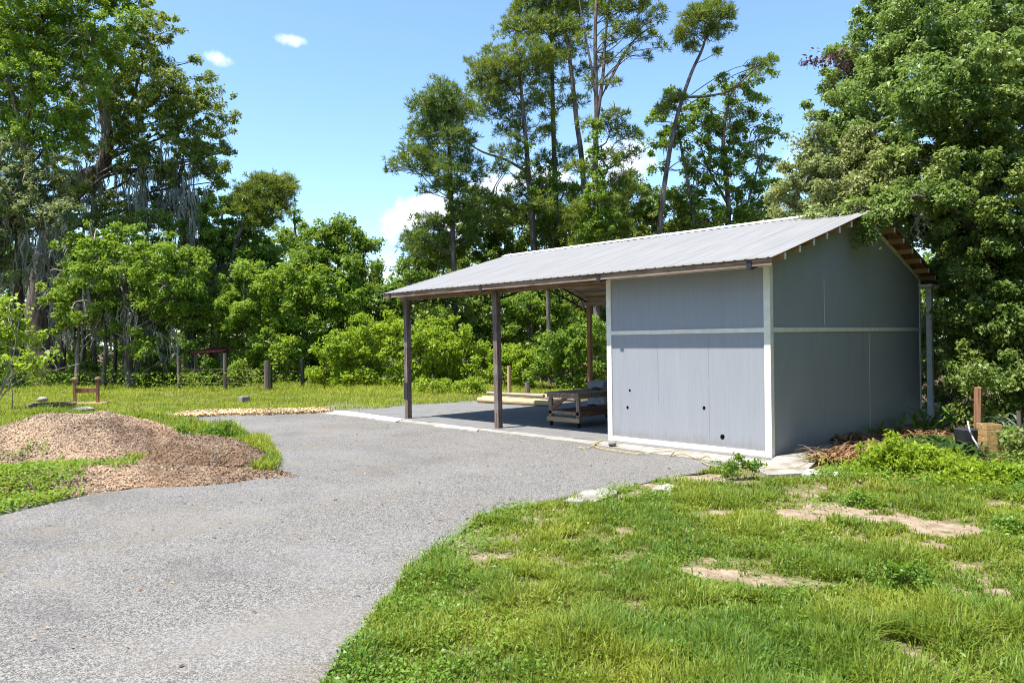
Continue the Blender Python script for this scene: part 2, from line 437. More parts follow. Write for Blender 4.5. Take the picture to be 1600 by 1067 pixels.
# ------------------------------------------------------------------ terrain sheet
def axis(a, b, lo, hi, f):
    return np.unique(np.concatenate([np.linspace(lo, a, 14)[:-1], np.arange(a, b, f), np.linspace(b, hi, 14)]))
gx = axis(-45, 9, -420, 300, .3); gy = axis(-16, 16, -300, 420, .3)
X, Y = np.meshgrid(gx, gy, indexing='ij')
onhard = inside(ASPH, X, Y) | inside(PAD, X, Y)
Z = np.where(onhard, -.07, .03 * (fnoise(X, Y, .35) - .5) + .05 * (fnoise(X, Y, 1.3) - .5))
# a shallow grassed swell behind the lawn on the right
nx, ny = len(gx), len(gy)
ii = np.arange(nx * ny).reshape(nx, ny)
F = np.stack([ii[:-1, :-1], ii[1:, :-1], ii[1:, 1:], ii[:-1, 1:]], -1).reshape(-1, 4)
ter = quad_mesh('ground', np.stack([X, Y, Z], -1).reshape(-1, 3), F, M['terrain'], smooth=True)
P = np.stack([X, Y, 0 * X], -1) - CAM
DEP = P @ FW
forest = np.clip((DEP - 38) / 3, 0, 1); forest = np.maximum(forest, ((X > .8) & (Y > 2.5 + .5 * (fnoise(X, Y, .7)))).astype(float))
forest = np.maximum(forest, np.clip((Y - 11) / 1.5, 0, 1))
for nm, arr in (('forest', forest), ('bare', bareness(X, Y))):
    a = ter.data.attributes.new(nm, 'FLOAT', 'POINT'); a.data.foreach_set('value', arr.astype(np.float32).ravel())
tag(ter, kind='structure')

def sheet(name, poly, z, mat, thick=.09):
    b = MB(); b.prism([(p[0], p[1]) for p in poly], z - thick, z); o = b.build(name, mat); return o
tag(sheet('driveway', ASPH_R, .012, M['asphalt']), kind='structure')
tag(sheet('carport_floor', PAD, .03, M['slab']), kind='structure')
GRV = ragged(np.array([p[:2] for p in gp((262, 655), (285, 647), (330, 644), (420, 643), (512, 641), (520, 645.5), (420, 649), (330, 651))]), .2, .08)
tag(sheet('gravel_strip', GRV, .05, M['gravel'], .1), kind='structure')

# ------------------------------------------------------------------ the pole barn
RX0, RX1 = -12.23, .385                    # roof ends
EY0, EZ0, RYD, RZD, EY1, EZ1 = -.60, 3.84, 4.60, 5.33, 8.85, 3.84
L, W, ZE = 3.962, 8.37, 3.80
barn = thing('pole_barn', (0, 0, 0), 'grey pole barn with ribbed metal gable roof, open carport bays and one enclosed siding-clad end', 'barn')
def ztop(y): return EZ0 + (RZD - EZ0) * (y - EY0) / (RYD - EY0) if y <= RYD else RZD + (EZ1 - RZD) * (y - RYD) / (EY1 - RYD)
def wall_part(poly3, thick, n, mat, name='wall_panel'):
    n = np.array(n, float); k = len(poly3); V = [np.array(p, float) for p in poly3] + [np.array(p, float) - n * thick for p in poly3]
    F = [tuple(range(k)), tuple(range(2 * k - 1, k - 1, -1))] + [((i + 1) % k, i, k + i, k + (i + 1) % k) for i in range(k)]
    b = MB(); b.add(V, F); return b.build(name, mat, barn)
TZ0, TZ1 = 2.455, 2.545
# front (long side) panels
wall_part([(-L, 0, .10), (0, 0, .10), (0, 0, TZ0), (-L, 0, TZ0)], .05, (0, -1, 0), M['siding_x'])
wall_part([(-L, 0, TZ1), (0, 0, TZ1), (0, 0, ZE), (-L, 0, ZE)], .05, (0, -1, 0), M['siding_x'])
# gable panels
wall_part([(0, .05, .05), (0, W, .05), (0, W, TZ0), (0, .05, TZ0)], .05, (1, 0, 0), M['siding_y'])
wall_part([(0, .05, TZ1), (0, W, TZ1), (0, W, ztop(W) - .1), (0, RYD, ztop(RYD) - .09), (0, .05, ztop(.05) - .1)], .05, (1, 0, 0), M['siding_y'])
# hidden sides
wall_part([(-.05, W, .05), (-L, W, .05), (-L, W, 3.85), (-.05, W, 3.85)], .05, (0, 1, 0), M['siding_x'])
wall_part([(-L, W - .05, .05), (-L, .05, .05), (-L, .05, ztop(.05) - .1), (-L, RYD, ztop(RYD) - .09), (-L, W - .05, ztop(W) - .1)], .05, (-1, 0, 0), M['siding_y'])
def part_box(name, mat, *a, bevel=.004):
    return MB().box(*a).build(name, mat, barn, bevel)
pt = 'trim_board'
part_box(pt, M['trim'], -L - .06, -L + .075, -.022, .03, .02, ZE + .02)          # left end
part_box(pt, M['trim'], -.115, .022, -.024, .0, .0, ZE + .02)                   # corner, front face
part_box(pt, M['trim'], .0, .024, .0, .10, .0, ZE + .02)                        # corner, gable face
part_box(pt, M['trim'], -L + .075, -.115, -.02, .0, TZ0, TZ1)                    # mid rail front
part_box(pt, M['trim'], 0, .02, .10, W - .05, TZ0, TZ1)                          # mid rail gable
part_box(pt, M['trim'], -L + .075, -.115, -.02, .0, .03, .135)                   # base front
part_box('base_board', M['siding_y'], 0, .016, .10, W - .05, .03, .13)           # base gable, painted grey
part_box(pt, M['trim'], -L + .075, -.115, -.02, .0, ZE - .07, ZE + .02)         # top front
part_box(pt, M['trim'], 0, .022, W - .05, W + .03, .03, ztop(W) - .12)           # gable back edge
MB().beam((.012, RYD, ztop(RYD) - .15), (.012, W + .03, ztop(W + .03) - .15), .024, .09, (0, 0, 1)).build(pt, M['trim'], barn, .004)
# panel seams and pale scratches
for y, z0, z1, w in ((1.22 * 2, .14, TZ0 - .6, .008), (1.22 * 4, .14, TZ0, .01), (1.22 * 3.0, .9, TZ0 - .02, .008), (1.22 * 4, TZ1, 4.6, .007), (1.22 * 2, TZ1 + .05, 3.6, .01)):
    part_box('panel_seam', M['cabinet'] if w < .01 else M['white'], 0, .003, y - w * .7, y + w * .7, z0, z1, bevel=0)
for x, z0, z1 in ((-2.62, 1.0, 2.2), (-1.36, .14, TZ0)):
    part_box('panel_seam', M['cabinet'], x - .005, x + .005, -.003, 0, z0, z1, bevel=0)
for x, z, r in ((-3.39, 1.20, .028), (-3.46, .81, .034), (-1.48, .91, .036), (-1.06, .345, .052)):
    b = MB(); a = [(x + r * math.cos(t) * random.uniform(.85, 1.1), z + r * math.sin(t) * random.uniform(.9, 1.1)) for t in np.linspace(0, 2 * PI, 14, endpoint=False)]
    b.add([(p[0], -.004, p[1]) for p in a] + [(p[0], .0, p[1]) for p in a], [tuple(range(14))] + [((i + 1) % 14, i, 14 + i, 14 + (i + 1) % 14) for i in range(14)])
    b.build('hole', M['darkhole'], barn)

# ribbed roof
def roof_sheet(y0, z0, y1, z1):
    prof = []; x = RX0
    while x < RX1 - .05:
        prof += [(x, 0), (x + .150, 0), (x + .170, .014), (x + .194, .014), (x + .214, 0)]
        x += .229
    prof.append((RX1, 0)); prof = np.array(prof)
    sl = np.array([0, y1 - y0, z1 - z0]); sl = sl / np.linalg.norm(sl); nn = np.array([0, -sl[2], sl[1]])
    if nn[2] < 0: nn = -nn
    rows = []; K = 9
    for k in range(K):
        t = k / (K - 1); p = np.array([0, y0 + (y1 - y0) * t, z0 + (z1 - z0) * t])
        wob = .010 * (vnoise(prof[:, 0], 0 * prof[:, 0] + 5 * t, .8) - .5)
        for off in (.0, -.004):
            rows.append(np.stack([prof[:, 0], np.full(len(prof), p[1]), np.full(len(prof), p[2])], 1) + nn[None] * (prof[:, 1] + off + wob)[:, None])
    n = len(prof); V = np.concatenate(rows); F = []
    for k in range(K - 1):
        for j in range(n - 1):
            a = 2 * k * n + j; F.append((a, a + 1, a + 1 + 2 * n, a + 2 * n)); a += n; F.append((a, a + 2 * n, a + 1 + 2 * n, a + 1))
    for j in range(n - 1): F.append((j, j + n, j + 1 + n, j + 1))
    quad_mesh('roof_panel', V, F, M['roof'], barn)
roof_sheet(EY0 - .04, EZ0 - .012, RYD, RZD)
roof_sheet(EY1 + .04, EZ1 - .012, RYD, RZD)
# ridge cap lying on the ribs
b = MB(); s1 = (RZD - EZ0) / (RYD - EY0); s2 = (RZD - EZ1) / (EY1 - RYD); c = .030
b.add([(RX0, RYD - .22, RZD - .22 * s1 + c), (RX0, RYD, RZD + c + .015), (RX0, RYD + .22, RZD - .22 * s2 + c), (RX1, RYD - .22, RZD - .22 * s1 + c), (RX1, RYD, RZD + c + .015), (RX1, RYD + .22, RZD - .22 * s2 + c),
       (RX0, RYD - .22, RZD - .22 * s1 + c - .01), (RX0, RYD + .22, RZD - .22 * s2 + c - .01), (RX1, RYD - .22, RZD - .22 * s1 + c - .01), (RX1, RYD + .22, RZD - .22 * s2 + c - .01)],
      [(0, 3, 4, 1), (1, 4, 5, 2), (0, 6, 8, 3), (2, 5, 9, 7), (6, 7, 9, 8)])
b.build('ridge_cap', M['white'], barn)
# purlins under the sheet, their sawn ends painted
def purlin(y):
    z = ztop(y) - .02
    o = MB().box(RX0 + .03, RX1 - .03, y - .019, y + .019, z - .135, z - .012).build('purlin', M['purlin'], barn)
    MB().box(RX1 - .03, RX1 - .012, y - .022, y + .022, z - .14, z - .012).build('painted_end', M['trim'], o)
for y in (-.06, .56, 1.18, 1.80, 2.42, 3.04, 3.66, 4.28): purlin(y)
for y in (4.98, 5.58, 6.18, 6.78, 7.38, 7.98, 8.50): purlin(y)
# boarding seen under the far overhang
def soffit(y0, y1):
    b = MB(); b.hexa([(.03, y0, ztop(y0) - .045), (RX1 - .05, y0, ztop(y0) - .045), (RX1 - .05, y1, ztop(y1) - .045), (.03, y1, ztop(y1) - .045),
                     (.03, y0, ztop(y0) - .03), (RX1 - .05, y0, ztop(y0) - .03), (RX1 - .05, y1, ztop(y1) - .03), (.03, y1, ztop(y1) - .03)])
    return b.build('soffit_board', M['bench_red'], barn)
for y0, y1 in ((4.62, 4.95), (5.01, 5.55), (5.61, 6.15), (6.21, 6.75), (6.81, 7.35), (7.41, 7.95), (8.01, 8.47)): soffit(y0, y1)
# fascia with the steel truss tails showing through
MB().box(RX0 + .02, RX1 - .02, EY0 + .0, EY0 + .042, EZ0 - .15, EZ0 - .02).build('fascia', M['fascia'], barn, .004)
MB().box(RX0 + .02, RX1 - .02, EY1 - .042, EY1, EZ1 - .175, EZ1 - .02).build('fascia', M['fascia'], barn, .004)
MB().box(RX0 + .02, -L - .07, .0, .045, 3.62, 3.79).build('eave_girder', M['fascia'], barn, .004)
MB().box(RX0 + .02, -L - .07, 8.42, 8.47, 3.62, 3.79).build('eave_girder', M['fascia'], barn, .004)
# trusses
TX = (-11.84, -7.74, -3.76, -.09)
for tx in TX:
    t = MB()
    A = lambda y, dz: (tx, y, ztop(y) - dz)
    top = [A(EY0 + .05, .19), A(RYD, .2), A(EY1 - .05, .19)]
    t.beam(top[0], top[1], .06, .05); t.beam(top[1], top[2], .06, .05)
    tr = t.build('truss', M['black'], barn)
    lo = [(tx, .1, 3.49), (tx, RYD, 4.76), (tx, 8.4, 3.49)]
    b = MB(); b.beam(lo[0], lo[1], .045, .045); b.beam(lo[1], lo[2], .045, .045); b.build('bottom_chord', M['black'], tr)
    b = MB()
    for (p, q, ya, yb) in ((lo[0], lo[1], .1, RYD), (lo[2], lo[1], 8.4, RYD)):
        k = 13
        for i in range(k):
            y = ya + (yb - ya) * (i + (0 if i % 2 == 0 else 0)) / k; y2 = ya + (yb - ya) * (i + 1) / k
            zl = lambda yy: p[2] + (q[2] - p[2]) * (yy - p[1]) / (q[1] - p[1])
            if i % 2 == 0: b.beam((tx, y, zl(y)), (tx, y2, ztop(y2) - .2), .022, .022)
            else: b.beam((tx, y, ztop(y) - .2), (tx, y2, zl(y2)), .022, .022)
    b.build('web', M['black'], tr)
    MB().box(tx - .05, tx + .05, EY0 - .014, EY0 + .0, EZ0 - .185, EZ0 - .04).build('truss_tail', M['black'], tr)
    MB().box(tx - .05, tx + .05, EY1 + .0, EY1 + .014, EZ1 - .185, EZ1 - .04).build('truss_tail', M['black'], tr)
MB().box(.03, .36, 8.2, 8.88, 3.64, 3.70).build('end_beam', M['trim'], barn, .003)
MB().box(.05, .34, 8.35, 8.9, 3.70, 3.80).build('truss_tail', M['black'], barn, .003)
# posts
def post(x, y, mat, z1=3.63, s=.15, lean=0):
    b = MB(); h = s / 2
    b.hexa([(x - h, y - h, -.1), (x + h, y - h, -.1), (x + h, y + h, -.1), (x - h, y + h, -.1), (x - h + lean, y - h, z1), (x + h + lean, y - h, z1), (x + h + lean, y + h, z1), (x - h + lean, y + h, z1)])
    return b.build('post', mat, barn, .008)
p1 = post(-11.82, 0, M['post'], 3.64, .16, .02); post(-7.76, 0, M['post'], 3.64, .16, -.03)
MB().box(-11.91, -11.73, -.092, -.082, .62, 1.12).build('black_band', M['rubber'], p1)
post(-11.82, 8.6, M['post_brown']); post(-7.76, 8.6, M['post_brown']); post(-3.9, 8.6, M['post_brown'])
wp = post(.12, 8.78, M['white'], 3.64, .14)

# ------------------------------------------------------------------ concrete bits in front of the barn
def slab_piece(name, px, z, mat, label, cat, thick=.07, group=None, rag=.02):
    poly = ragged(np.array([G(a, b)[:2] for a, b in px]), .18, rag); c = poly.mean(0)
    b = MB(); b.prism(poly, z - thick, z); o = b.build(name, mat, loc=(c[0], c[1], z - thick))
    return tag(o, label, cat, group)
tag(sheet('concrete_kerb', ragged(np.array([(-17.0, -.95), (-17.0, -.26), (-4.3, -.26), (-.1, -.26), (.35, -.28), (.35, -.62), (-.2, -1.05), (-2.2, -1.0), (-4.2, -.72), (-8, -.62), (-12, -.72)]), .3, .05), .026, M['concrete'], .12), kind='structure')
slab_piece('concrete_slab', [(503, 645), (540, 643.5), (632, 656.5), (618, 661)], .045, M['concrete_white'], 'long white concrete strip at the far left corner of the carport floor', 'concrete strip')
slab_piece('concrete_slab', [(676, 667), (690, 665), (748, 672), (745, 675.5)], .04, M['concrete_white'], 'short white concrete strip between the two front carport posts', 'concrete strip')
slab_piece('concrete_slab', [(1183, 738), (1215, 716), (1296, 700), (1303, 712), (1280, 722), (1254, 744), (1200, 747)], .055, M['concrete'], 'grey concrete pad at the near corner of the grey shed', 'concrete pad')
slab_piece('concrete_slab', [(1252, 748), (1262, 738), (1318, 746), (1312, 750)], .07, M['concrete_white'], 'white concrete kerb piece lying beside the dead brown ferns', 'concrete piece')
slab_piece('concrete_slab', [(880, 788), (912, 772), (968, 764), (962, 776), (925, 791)], .055, M['concrete'], 'flat broken concrete slab half sunk at the lawn edge beside the driveway', 'concrete slab')
slab_piece('concrete_slab', [(1020, 768), (1040, 760), (1062, 764), (1048, 771)], .05, M['concrete_white'], 'small pale concrete lump in the lawn just in front of the shed front wall', 'concrete piece')
slab_piece('stepping_stone', [(236, 652), (262, 650.5), (270, 654), (240, 656.5)], .16, M['concrete_white'], 'white paving stone lying in the grass left of the driveway', 'paving stone', .15)
o = MB(); c = G(382, 631); w_ = .17
o.box(c[0] - w_, c[0] + w_, c[1] - w_, c[1] + w_, -.03, .30)
tag(o.build('concrete_block', M['block'], bevel=.02, loc=(c[0], c[1], 0)), 'grey concrete block standing in the grass beyond the gravel strip', 'concrete block')
# rock under the left corner of the shed wall
def rock(name, c, r, mat, label, cat, seed, group=None, zs=.6):
    R_ = np.random.default_rng(seed); n, k = 10, 7; V = []
    for i in range(k):
        ph = -PI / 2 + PI * i / (k - 1)
        for j in range(n):
            th = 2 * PI * j / n; q = r * (.8 + .4 * R_.random())
            V.append((c[0] + q * math.cos(ph) * math.cos(th), c[1] + q * math.cos(ph) * math.sin(th), c[2] + zs * q * math.sin(ph)))
    F = [(i * n + j, i * n + (j + 1) % n, (i + 1) * n + (j + 1) % n, (i + 1) * n + j) for i in range(k - 1) for j in range(n)]
    b = MB(); b.add(V, F); return tag(b.build(name, mat, loc=c, smooth=True), label, cat, group)
rock('rock', G(957, 699) + [0, 0, .08], .10, M['block'], 'small brown rock at the left foot of the shed front wall', 'rock', 1)
rock('rock', G(66, 630) + [0, 0, .15], .2, M['concrete'], 'pale rock lying behind the fire ring', 'rock', 2)
rock('rock', G(1305, 748) + [0, 0, .06], .09, M['white'], 'small white stone beside the brown ferns near the concrete kerb piece', 'rock', 3)

# extension cord
pts = [(902, 701), (918, 703), (932, 694), (940, 691), (928, 700), (960, 707), (1000, 712), (1028, 709), (1052, 708), (1048, 715), (1068, 712), (1090, 720), (1105, 715), (1112, 724), (1096, 724), (1120, 733), (1175, 732), (1200, 737), (1240, 736), (1265, 726), (1282, 712), (1275, 703)]
path = smooth_path([G(a, b) + [0, 0, .06 if a > 1180 else .045] for a, b in pts], 6)
V, F = tube(path, .0085, 6); tag(quad_mesh('extension_cord', V, F, M['cord'], loc=path[0], smooth=True), 'yellow extension cord snaking along the foot of the shed front wall', 'cord')

# ------------------------------------------------------------------ rolling workbench
def workbench():
    x0, x1, y0, y1 = -7.12, -6.02, 1.25, 3.75
    t = thing('workbench', ((x0 + x1) / 2, (y0 + y1) / 2, .03), 'weathered wooden workbench on black castors under the carport roof', 'workbench')
    MB().box(x0 - .06, x1 + .06, y0 - .08, y1 + .08, .90, .945).build('tabletop', M['bench'], t, .004)
    MB().box(x0 - .02, x1 + .02, y0 - .02, y0 + .02, .80, .90).box(x0 - .02, x1 + .02, y1 - .02, y1 + .02, .80, .90).box(x0 - .02, x0 + .02, y0 + .02, y1 - .02, .80, .90).box(x1 - .02, x1 + .02, y0 + .02, y1 - .02, .80, .90).build('apron', M['bench'], t, .003)
    for x in (x0 + .06, x1 - .06):
        for y in (y0 + .06, y1 - .06):
            MB().box(x - .05, x + .05, y - .04, y + .04, .17, .80).build('leg', M['bench'], t, .004)
            w = MB(); a = np.linspace(0, 2 * PI, 14, endpoint=False)
            w.add([(x - .02, y + .06 * math.cos(q), .095 + .06 * math.sin(q)) for q in a] + [(x + .02, y + .06 * math.cos(q), .095 + .06 * math.sin(q)) for q in a],
                  [tuple(range(13, -1, -1)), tuple(range(14, 28))] + [(i, (i + 1) % 14, 14 + (i + 1) % 14, 14 + i) for i in range(14)])
            cst = w.build('castor', M['rubber'], t)
            MB().box(x - .03, x - .024, y - .03, y + .03, .08, .168).box(x + .024, x + .03, y - .03, y + .03, .08, .168).box(x - .03, x + .03, y - .03, y + .03, .168, .172).build('fork', M['black'], cst)
    MB().box(x0 - .03, x1 + .03, y0 - .028, y0 + .015, .17, .29).build('rail', M['bench_tan'], t, .003)
    MB().box(x0 + .0, x1 - .0, y0 + .02, y0 + .055, .36, .45).build('rail', M['bench'], t, .003)
    MB().box(x0 - .02, x0 + .015, y0 + .02, y1 - .02, .33, .44).build('rail', M['bench_red'], t, .003)
    MB().box(x1 + .002, x1 + .035, y0 + .02, y1 - .02, .33, .44).build('rail', M['bench_red'], t, .003)
    MB().box(x0 + .04, x1 - .01, y0 + .06, y1 - .06, .40, .425).build('shelf', M['bench_red'], t, .003)
    MB().beam((x0 + .1, y0 + .06, .5), (x0 + .62, y0 + .06, .82), .05, .09).build('brace', M['bench_red'], t, .003)
workbench()
# clutter on the bench
c = np.array([-6.55, 2.6, .945])
b = MB(); b.box(c[0] - .14, c[0] + .14, c[1] - .06, c[1] + .06, c[2], c[2] + .03); b.tube([(c[0] - .1, c[1], c[2] + .03), (c[0] - .05, c[1], c[2] + .06), (c[0] + .06, c[1], c[2] + .06), (c[0] + .12, c[1], c[2] + .03)], .028, 8)
tag(b.build('hand_tool', M['black'], loc=c), 'black hand tool lying on the workbench top', 'tool')
# cabinet and dark bag by the back post
cab = AT(940, 600, 24.6); cx, cy = cab[0], cab[1]
t = thing('cabinet', (cx, cy, .03), 'grey square metal cabinet standing behind the workbench', 'cabinet')
MB().box(cx - .33, cx + .33, cy - .3, cy + .3, .06, .98).build('body', M['cabinet'], t, .01)
MB().box(cx - .35, cx + .35, cy - .32, cy + .32, .98, 1.01).build('lid', M['cabinet'], t, .005)
MB().box(cx - .30, cx + .30, cy - .312, cy - .3, .55, .94).build('door', M['cabinet'], t, .004)
MB().box(cx - .28, cx + .28, cy - .26, cy + .26, .03, .06).build('plinth', M['black'], t)
rock('bag', np.array([cx + .25, cy - .75, .15]), .27, M['rubber'], 'dark slumped bag on the floor in front of the grey cabinet', 'bag', 9)

# timber poles stacked on the floor
def pole_thing(a, c_, r, mat, label, dz=0):
    p = G(*a) + [0, 0, r + .03 + dz]; q = G(*c_) + [0, 0, r + .03 + dz]
    b = MB(); b.tube([p, p * .5 + q * .5, q], [r * 1.05, r, r * .96], 14)
    return tag(b.build('timber_pole', mat, loc=p), label, 'pole', 'timber poles stacked at the back of the carport')
pole_thing((748, 630), (861, 636.5), .10, M['pole'], 'thick tan timber pole lying at the front of the stack left of the workbench')
pole_thing((755, 626.5), (872, 634), .09, M['pole'], 'tan timber pole second from the front, its dark end beside the workbench leg')
pole_thing((768, 622.5), (905, 629), .085, M['pole_gray'], 'greyish brown timber pole in the middle of the stack behind the tan poles')
pole_thing((775, 620), (925, 626), .085, M['pole'], 'longest slim timber pole at the back of the stack, running behind the workbench')
pole_thing((762, 624), (850, 629.5), .07, M['pole_gray'], 'thin grey weathered pole lying on top of the stack', .16)
def stake(px, py0, py1, w, mat, name, label, cat, square=True):
    g = G(px, py0); d = depth_of(g); z1 = AT(px, py1, d)[2]; b = MB(); h = w / 2
    if square: b.box(g[0] - h, g[0] + h, g[1] - h, g[1] + h, -.1, z1)
    else: b.tube([g + [0, 0, -.1], g + [0.01, 0, z1 / 2], g + [0, 0, z1]], [h * 1.05, h, h * .95], 10)
    return tag(b.build(name, mat, bevel=.008 if square else 0, loc=(g[0], g[1], 0)), label, cat)
stake(796, 617, 572, .13, M['stake'], 'wooden_stake', 'tall thin tan wooden stake in the grass behind the timber poles', 'stake')
stake(824, 617, 597, .24, M['post'], 'stump', 'short thick wooden stump standing behind the timber poles', 'stump', False)
stake(858, 600, 455, .22, M['bark_pine'], 'snag', 'brown bare dead trunk behind the carport bushes', 'dead trunk', False)

# ------------------------------------------------------------------ things at the far left
a = G(117, 634); c_ = G(153, 633)
t = thing('wooden_stand', (a + c_) / 2, 'broken reddish wooden frame of two posts and a crossbar beside the fire ring', 'stand')
ax = (c_ - a) / np.linalg.norm(c_ - a); bk = np.array([-ax[1], ax[0], 0])
for p in (a, c_):
    MB().beam(p + [0, 0, 0], p + [0, 0, 1.02], .13, .10, ax).build('post', M['frame_wood'], t, .01)
    MB().beam(p + [0, 0, 1.07] - bk * .10, p + [0, 0, 1.07] + bk * .16, .15, .10).build('cap_block', M['frame_tan'], t, .02)
MB().beam(a + ax * .06 + [0, 0, .60], c_ - ax * .06 + [0, 0, .60], .05, .19).build('crossbar', M['frame_wood'], t, .006)
MB().beam(a - ax * .12 + [0, 0, .08], c_ + ax * .35 + [0, 0, .08], .75, .07).build('base_board', M['frame_tan'], t, .006)
fr = G(82, 638)
t = thing('fire_ring', fr, 'rusty round iron fire ring sunk in the grass', 'fire ring')
def ring(r0, r1, z0, z1, mat, name):
    n = 36; V = []; F = []
    for i in range(n):
        q = 2 * PI * i / n
        for (r, z) in ((r0, z0), (r1, z0), (r1, z1), (r0, z1)): V.append((fr[0] + r * math.cos(q), fr[1] + r * math.sin(q), z))
    for i in range(n):
        j = (i + 1) % n
        for k in range(4): F.append((i * 4 + k, j * 4 + k, j * 4 + (k + 1) % 4, i * 4 + (k + 1) % 4))
    b = MB(); b.add(V, F); return b.build(name, mat, t)
ring(.74, .78, 0, .17, M['rust'], 'ring_wall'); ring(.70, .82, .17, .20, M['rust'], 'rim')
b = MB(); b.prism([(fr[0] + .74 * math.cos(q), fr[1] + .74 * math.sin(q)) for q in np.linspace(0, 2 * PI, 24, endpoint=False)], 0, .06); b.build('ash_bed', M['pot'], t)
slab_piece('concrete_slab', [(112, 642), (140, 640), (148, 643), (118, 645.5)], .12, M['concrete'], 'pale flat stone between the fire ring and the wooden frame', 'paving stone', .12)

# fence and gate
fx = [(280, 610), (352, 610), (525, 603)]
FP = [G(*p) for p in fx]
t = thing('wire_fence', FP[0], 'old wire fence on weathered wooden posts along the woods', 'fence')
for p, h in zip(FP, (1.75, 1.9, 1.1)):
    MB().tube([p + [0, 0, -.1], p + [.02, .01, h]], [.11, .09], 10).build('post', M['fence_wood'], t)
gA, gB = G(418, 613), G(473, 610)
for z in (.4, .75, 1.1):
    for p, q in ((FP[0], FP[1]), (FP[1], gA), (gB, FP[2])): MB().tube([p + [0, 0, z], p * .5 + q * .5 + [0, 0, z - .03], q + [0, 0, z]], .010, 4).build('wire', M['rust'], t)
t = thing('gate', gA, 'dark farm gate with two rails between a thick post and a black post', 'gate')
MB().tube([gA + [0, 0, -.1], gA + [0, 0, 1.55]], [.16, .15], 12).build('post', M['fence_wood'], t)
MB().tube([gB + [0, 0, -.1], gB + [0, 0, 1.6]], [.10, .10], 12).build('post', M['black'], t)
for z in (1.32, .92): MB().beam(gA + [0, 0, z], gB + [0, 0, z], .06, .075).build('rail', M['black'], t)
MB().beam(gA + (gB - gA) * .12 + [0, 0, .1], gA + (gB - gA) * .12 + [0, 0, 1.35], .06, .06, (1, 0, 0)).build('stile', M['black'], t)
# red-roofed shelter in the trees
s0, s1 = AT(314, 545, 41.2), AT(354, 543, 41.2)
t = thing('shelter', (s0[0], s0[1], 0), 'small open shelter with a dark red metal roof among the trees', 'shelter')
ax = (s1 - s0); ax[2] = 0; ax /= np.linalg.norm(ax); bk = np.array([-ax[1], ax[0], 0])
zr_ = s0[2]
b = MB(); p, q = s0 - ax * .15, s1 + ax * .1
b.hexa([p - bk * 1 + [0, 0, -.22], q - bk * 1 + [0, 0, -.22], q + bk * 1.6 + [0, 0, -.05], p + bk * 1.6 + [0, 0, -.05], p - bk * 1 + [0, 0, -.14], q - bk * 1 + [0, 0, -.14], q + bk * 1.6 + [0, 0, .03], p + bk * 1.6 + [0, 0, .03]])
b.build('roof', M['red_roof'], t)
for p in (s0 - bk * .7, s1 - bk * .7, s0 + bk * 1.3, s1 + bk * 1.3):
    MB().beam((p[0], p[1], 0), (p[0], p[1], zr_ - .1), .14, .14, (1, 0, 0)).build('post', M['fence_wood'], t)
g = G(206, 597); b = MB(); b.tube([g + [0, 0, 0], g + [0, 0, .2], g + [0, 0, .5], g + [0, 0, .8], g + [0, 0, .82]], [.25, .28, .29, .27, .2], 16)
tag(b.build('barrel', M['rubber'], loc=g, smooth=False), 'black barrel standing among the tree trunks at the wood edge', 'barrel')

# right-hand corner: post, crate, pot, hose
g = AT(1527, 620, 15.6); b = MB(); b.beam((g[0], g[1], 0), (g[0] + .02, g[1], AT(1528, 605, 15.6)[2]), .13, .13, (1, 0, 0))
tag(b.build('wooden_post', M['frame_wood'], bevel=.01, loc=(g[0], g[1], 0)), 'brown wooden post standing in front of the right-hand shrubs', 'post')
g = AT(1546, 690, 14.6); gz0, gz1 = .02, AT(1546, 661, 14.6)[2]
t = thing('wooden_crate', (g[0], g[1], 0), 'tan slatted wooden planter crate at the right edge of the fern bed', 'crate')
ex = RT.copy(); ex[2] = 0; ex /= np.linalg.norm(ex); ey = np.array([-ex[1], ex[0], 0])
cw = .15
for k in range(5):
    z0 = .05 + k * (gz1 - .05) / 5; z1 = z0 + (gz1 - .05) / 5 - .012; zc = (z0 + z1) / 2; hh = z1 - z0
    b = MB()
    for s in (-1, 1):
        b.beam(np.array([g[0], g[1], zc]) - ex * cw + ey * s * cw, np.array([g[0], g[1], zc]) + ex * cw + ey * s * cw, .022, hh)
        b.beam(np.array([g[0], g[1], zc]) - ey * (cw - .012) + ex * s * (cw - .011), np.array([g[0], g[1], zc]) + ey * (cw - .012) + ex * s * (cw - .011), .022, hh)
    b.build('slat', M['crate_wood'], t, .003)
g = AT(1510, 690, 14.9); b = MB(); b.tube([(g[0], g[1], 0), (g[0], g[1], .1), (g[0], g[1], .4), (g[0], g[1], .5), (g[0], g[1], .52)], [.14, .17, .21, .22, .18], 18)
tag(b.build('plant_pot', M['pot'], loc=(g[0], g[1], 0), smooth=False), 'dark round plant pot beside the tan crate', 'plant pot')
hp = [AT(1512, 658, 14.4), AT(1515, 672, 14.3), AT(1519, 682, 14.3), AT(1525, 692, 14.2), AT(1532, 704, 14.2), AT(1545, 716, 14.3), AT(1560, 722, 14.4)]
V, F = tube(smooth_path(hp, 6), .017, 6); tag(quad_mesh('garden_hose', V, F, M['hose'], loc=hp[0], smooth=True), 'pale blue garden hose hanging over the dark pot', 'hose')
b = MB(); p, q = G(1560, 722), G(1600, 721); b.beam(p + [0, 0, .06], q + [0, 0, .06], .1, .09); tag(b.build('board', M['frame_wood'], loc=p), 'reddish board lying on the ground right of the crate', 'board')

# ------------------------------------------------------------------ vegetation generators
def unit(v): return v / (np.linalg.norm(v, axis=-1, keepdims=True) + 1e-9)

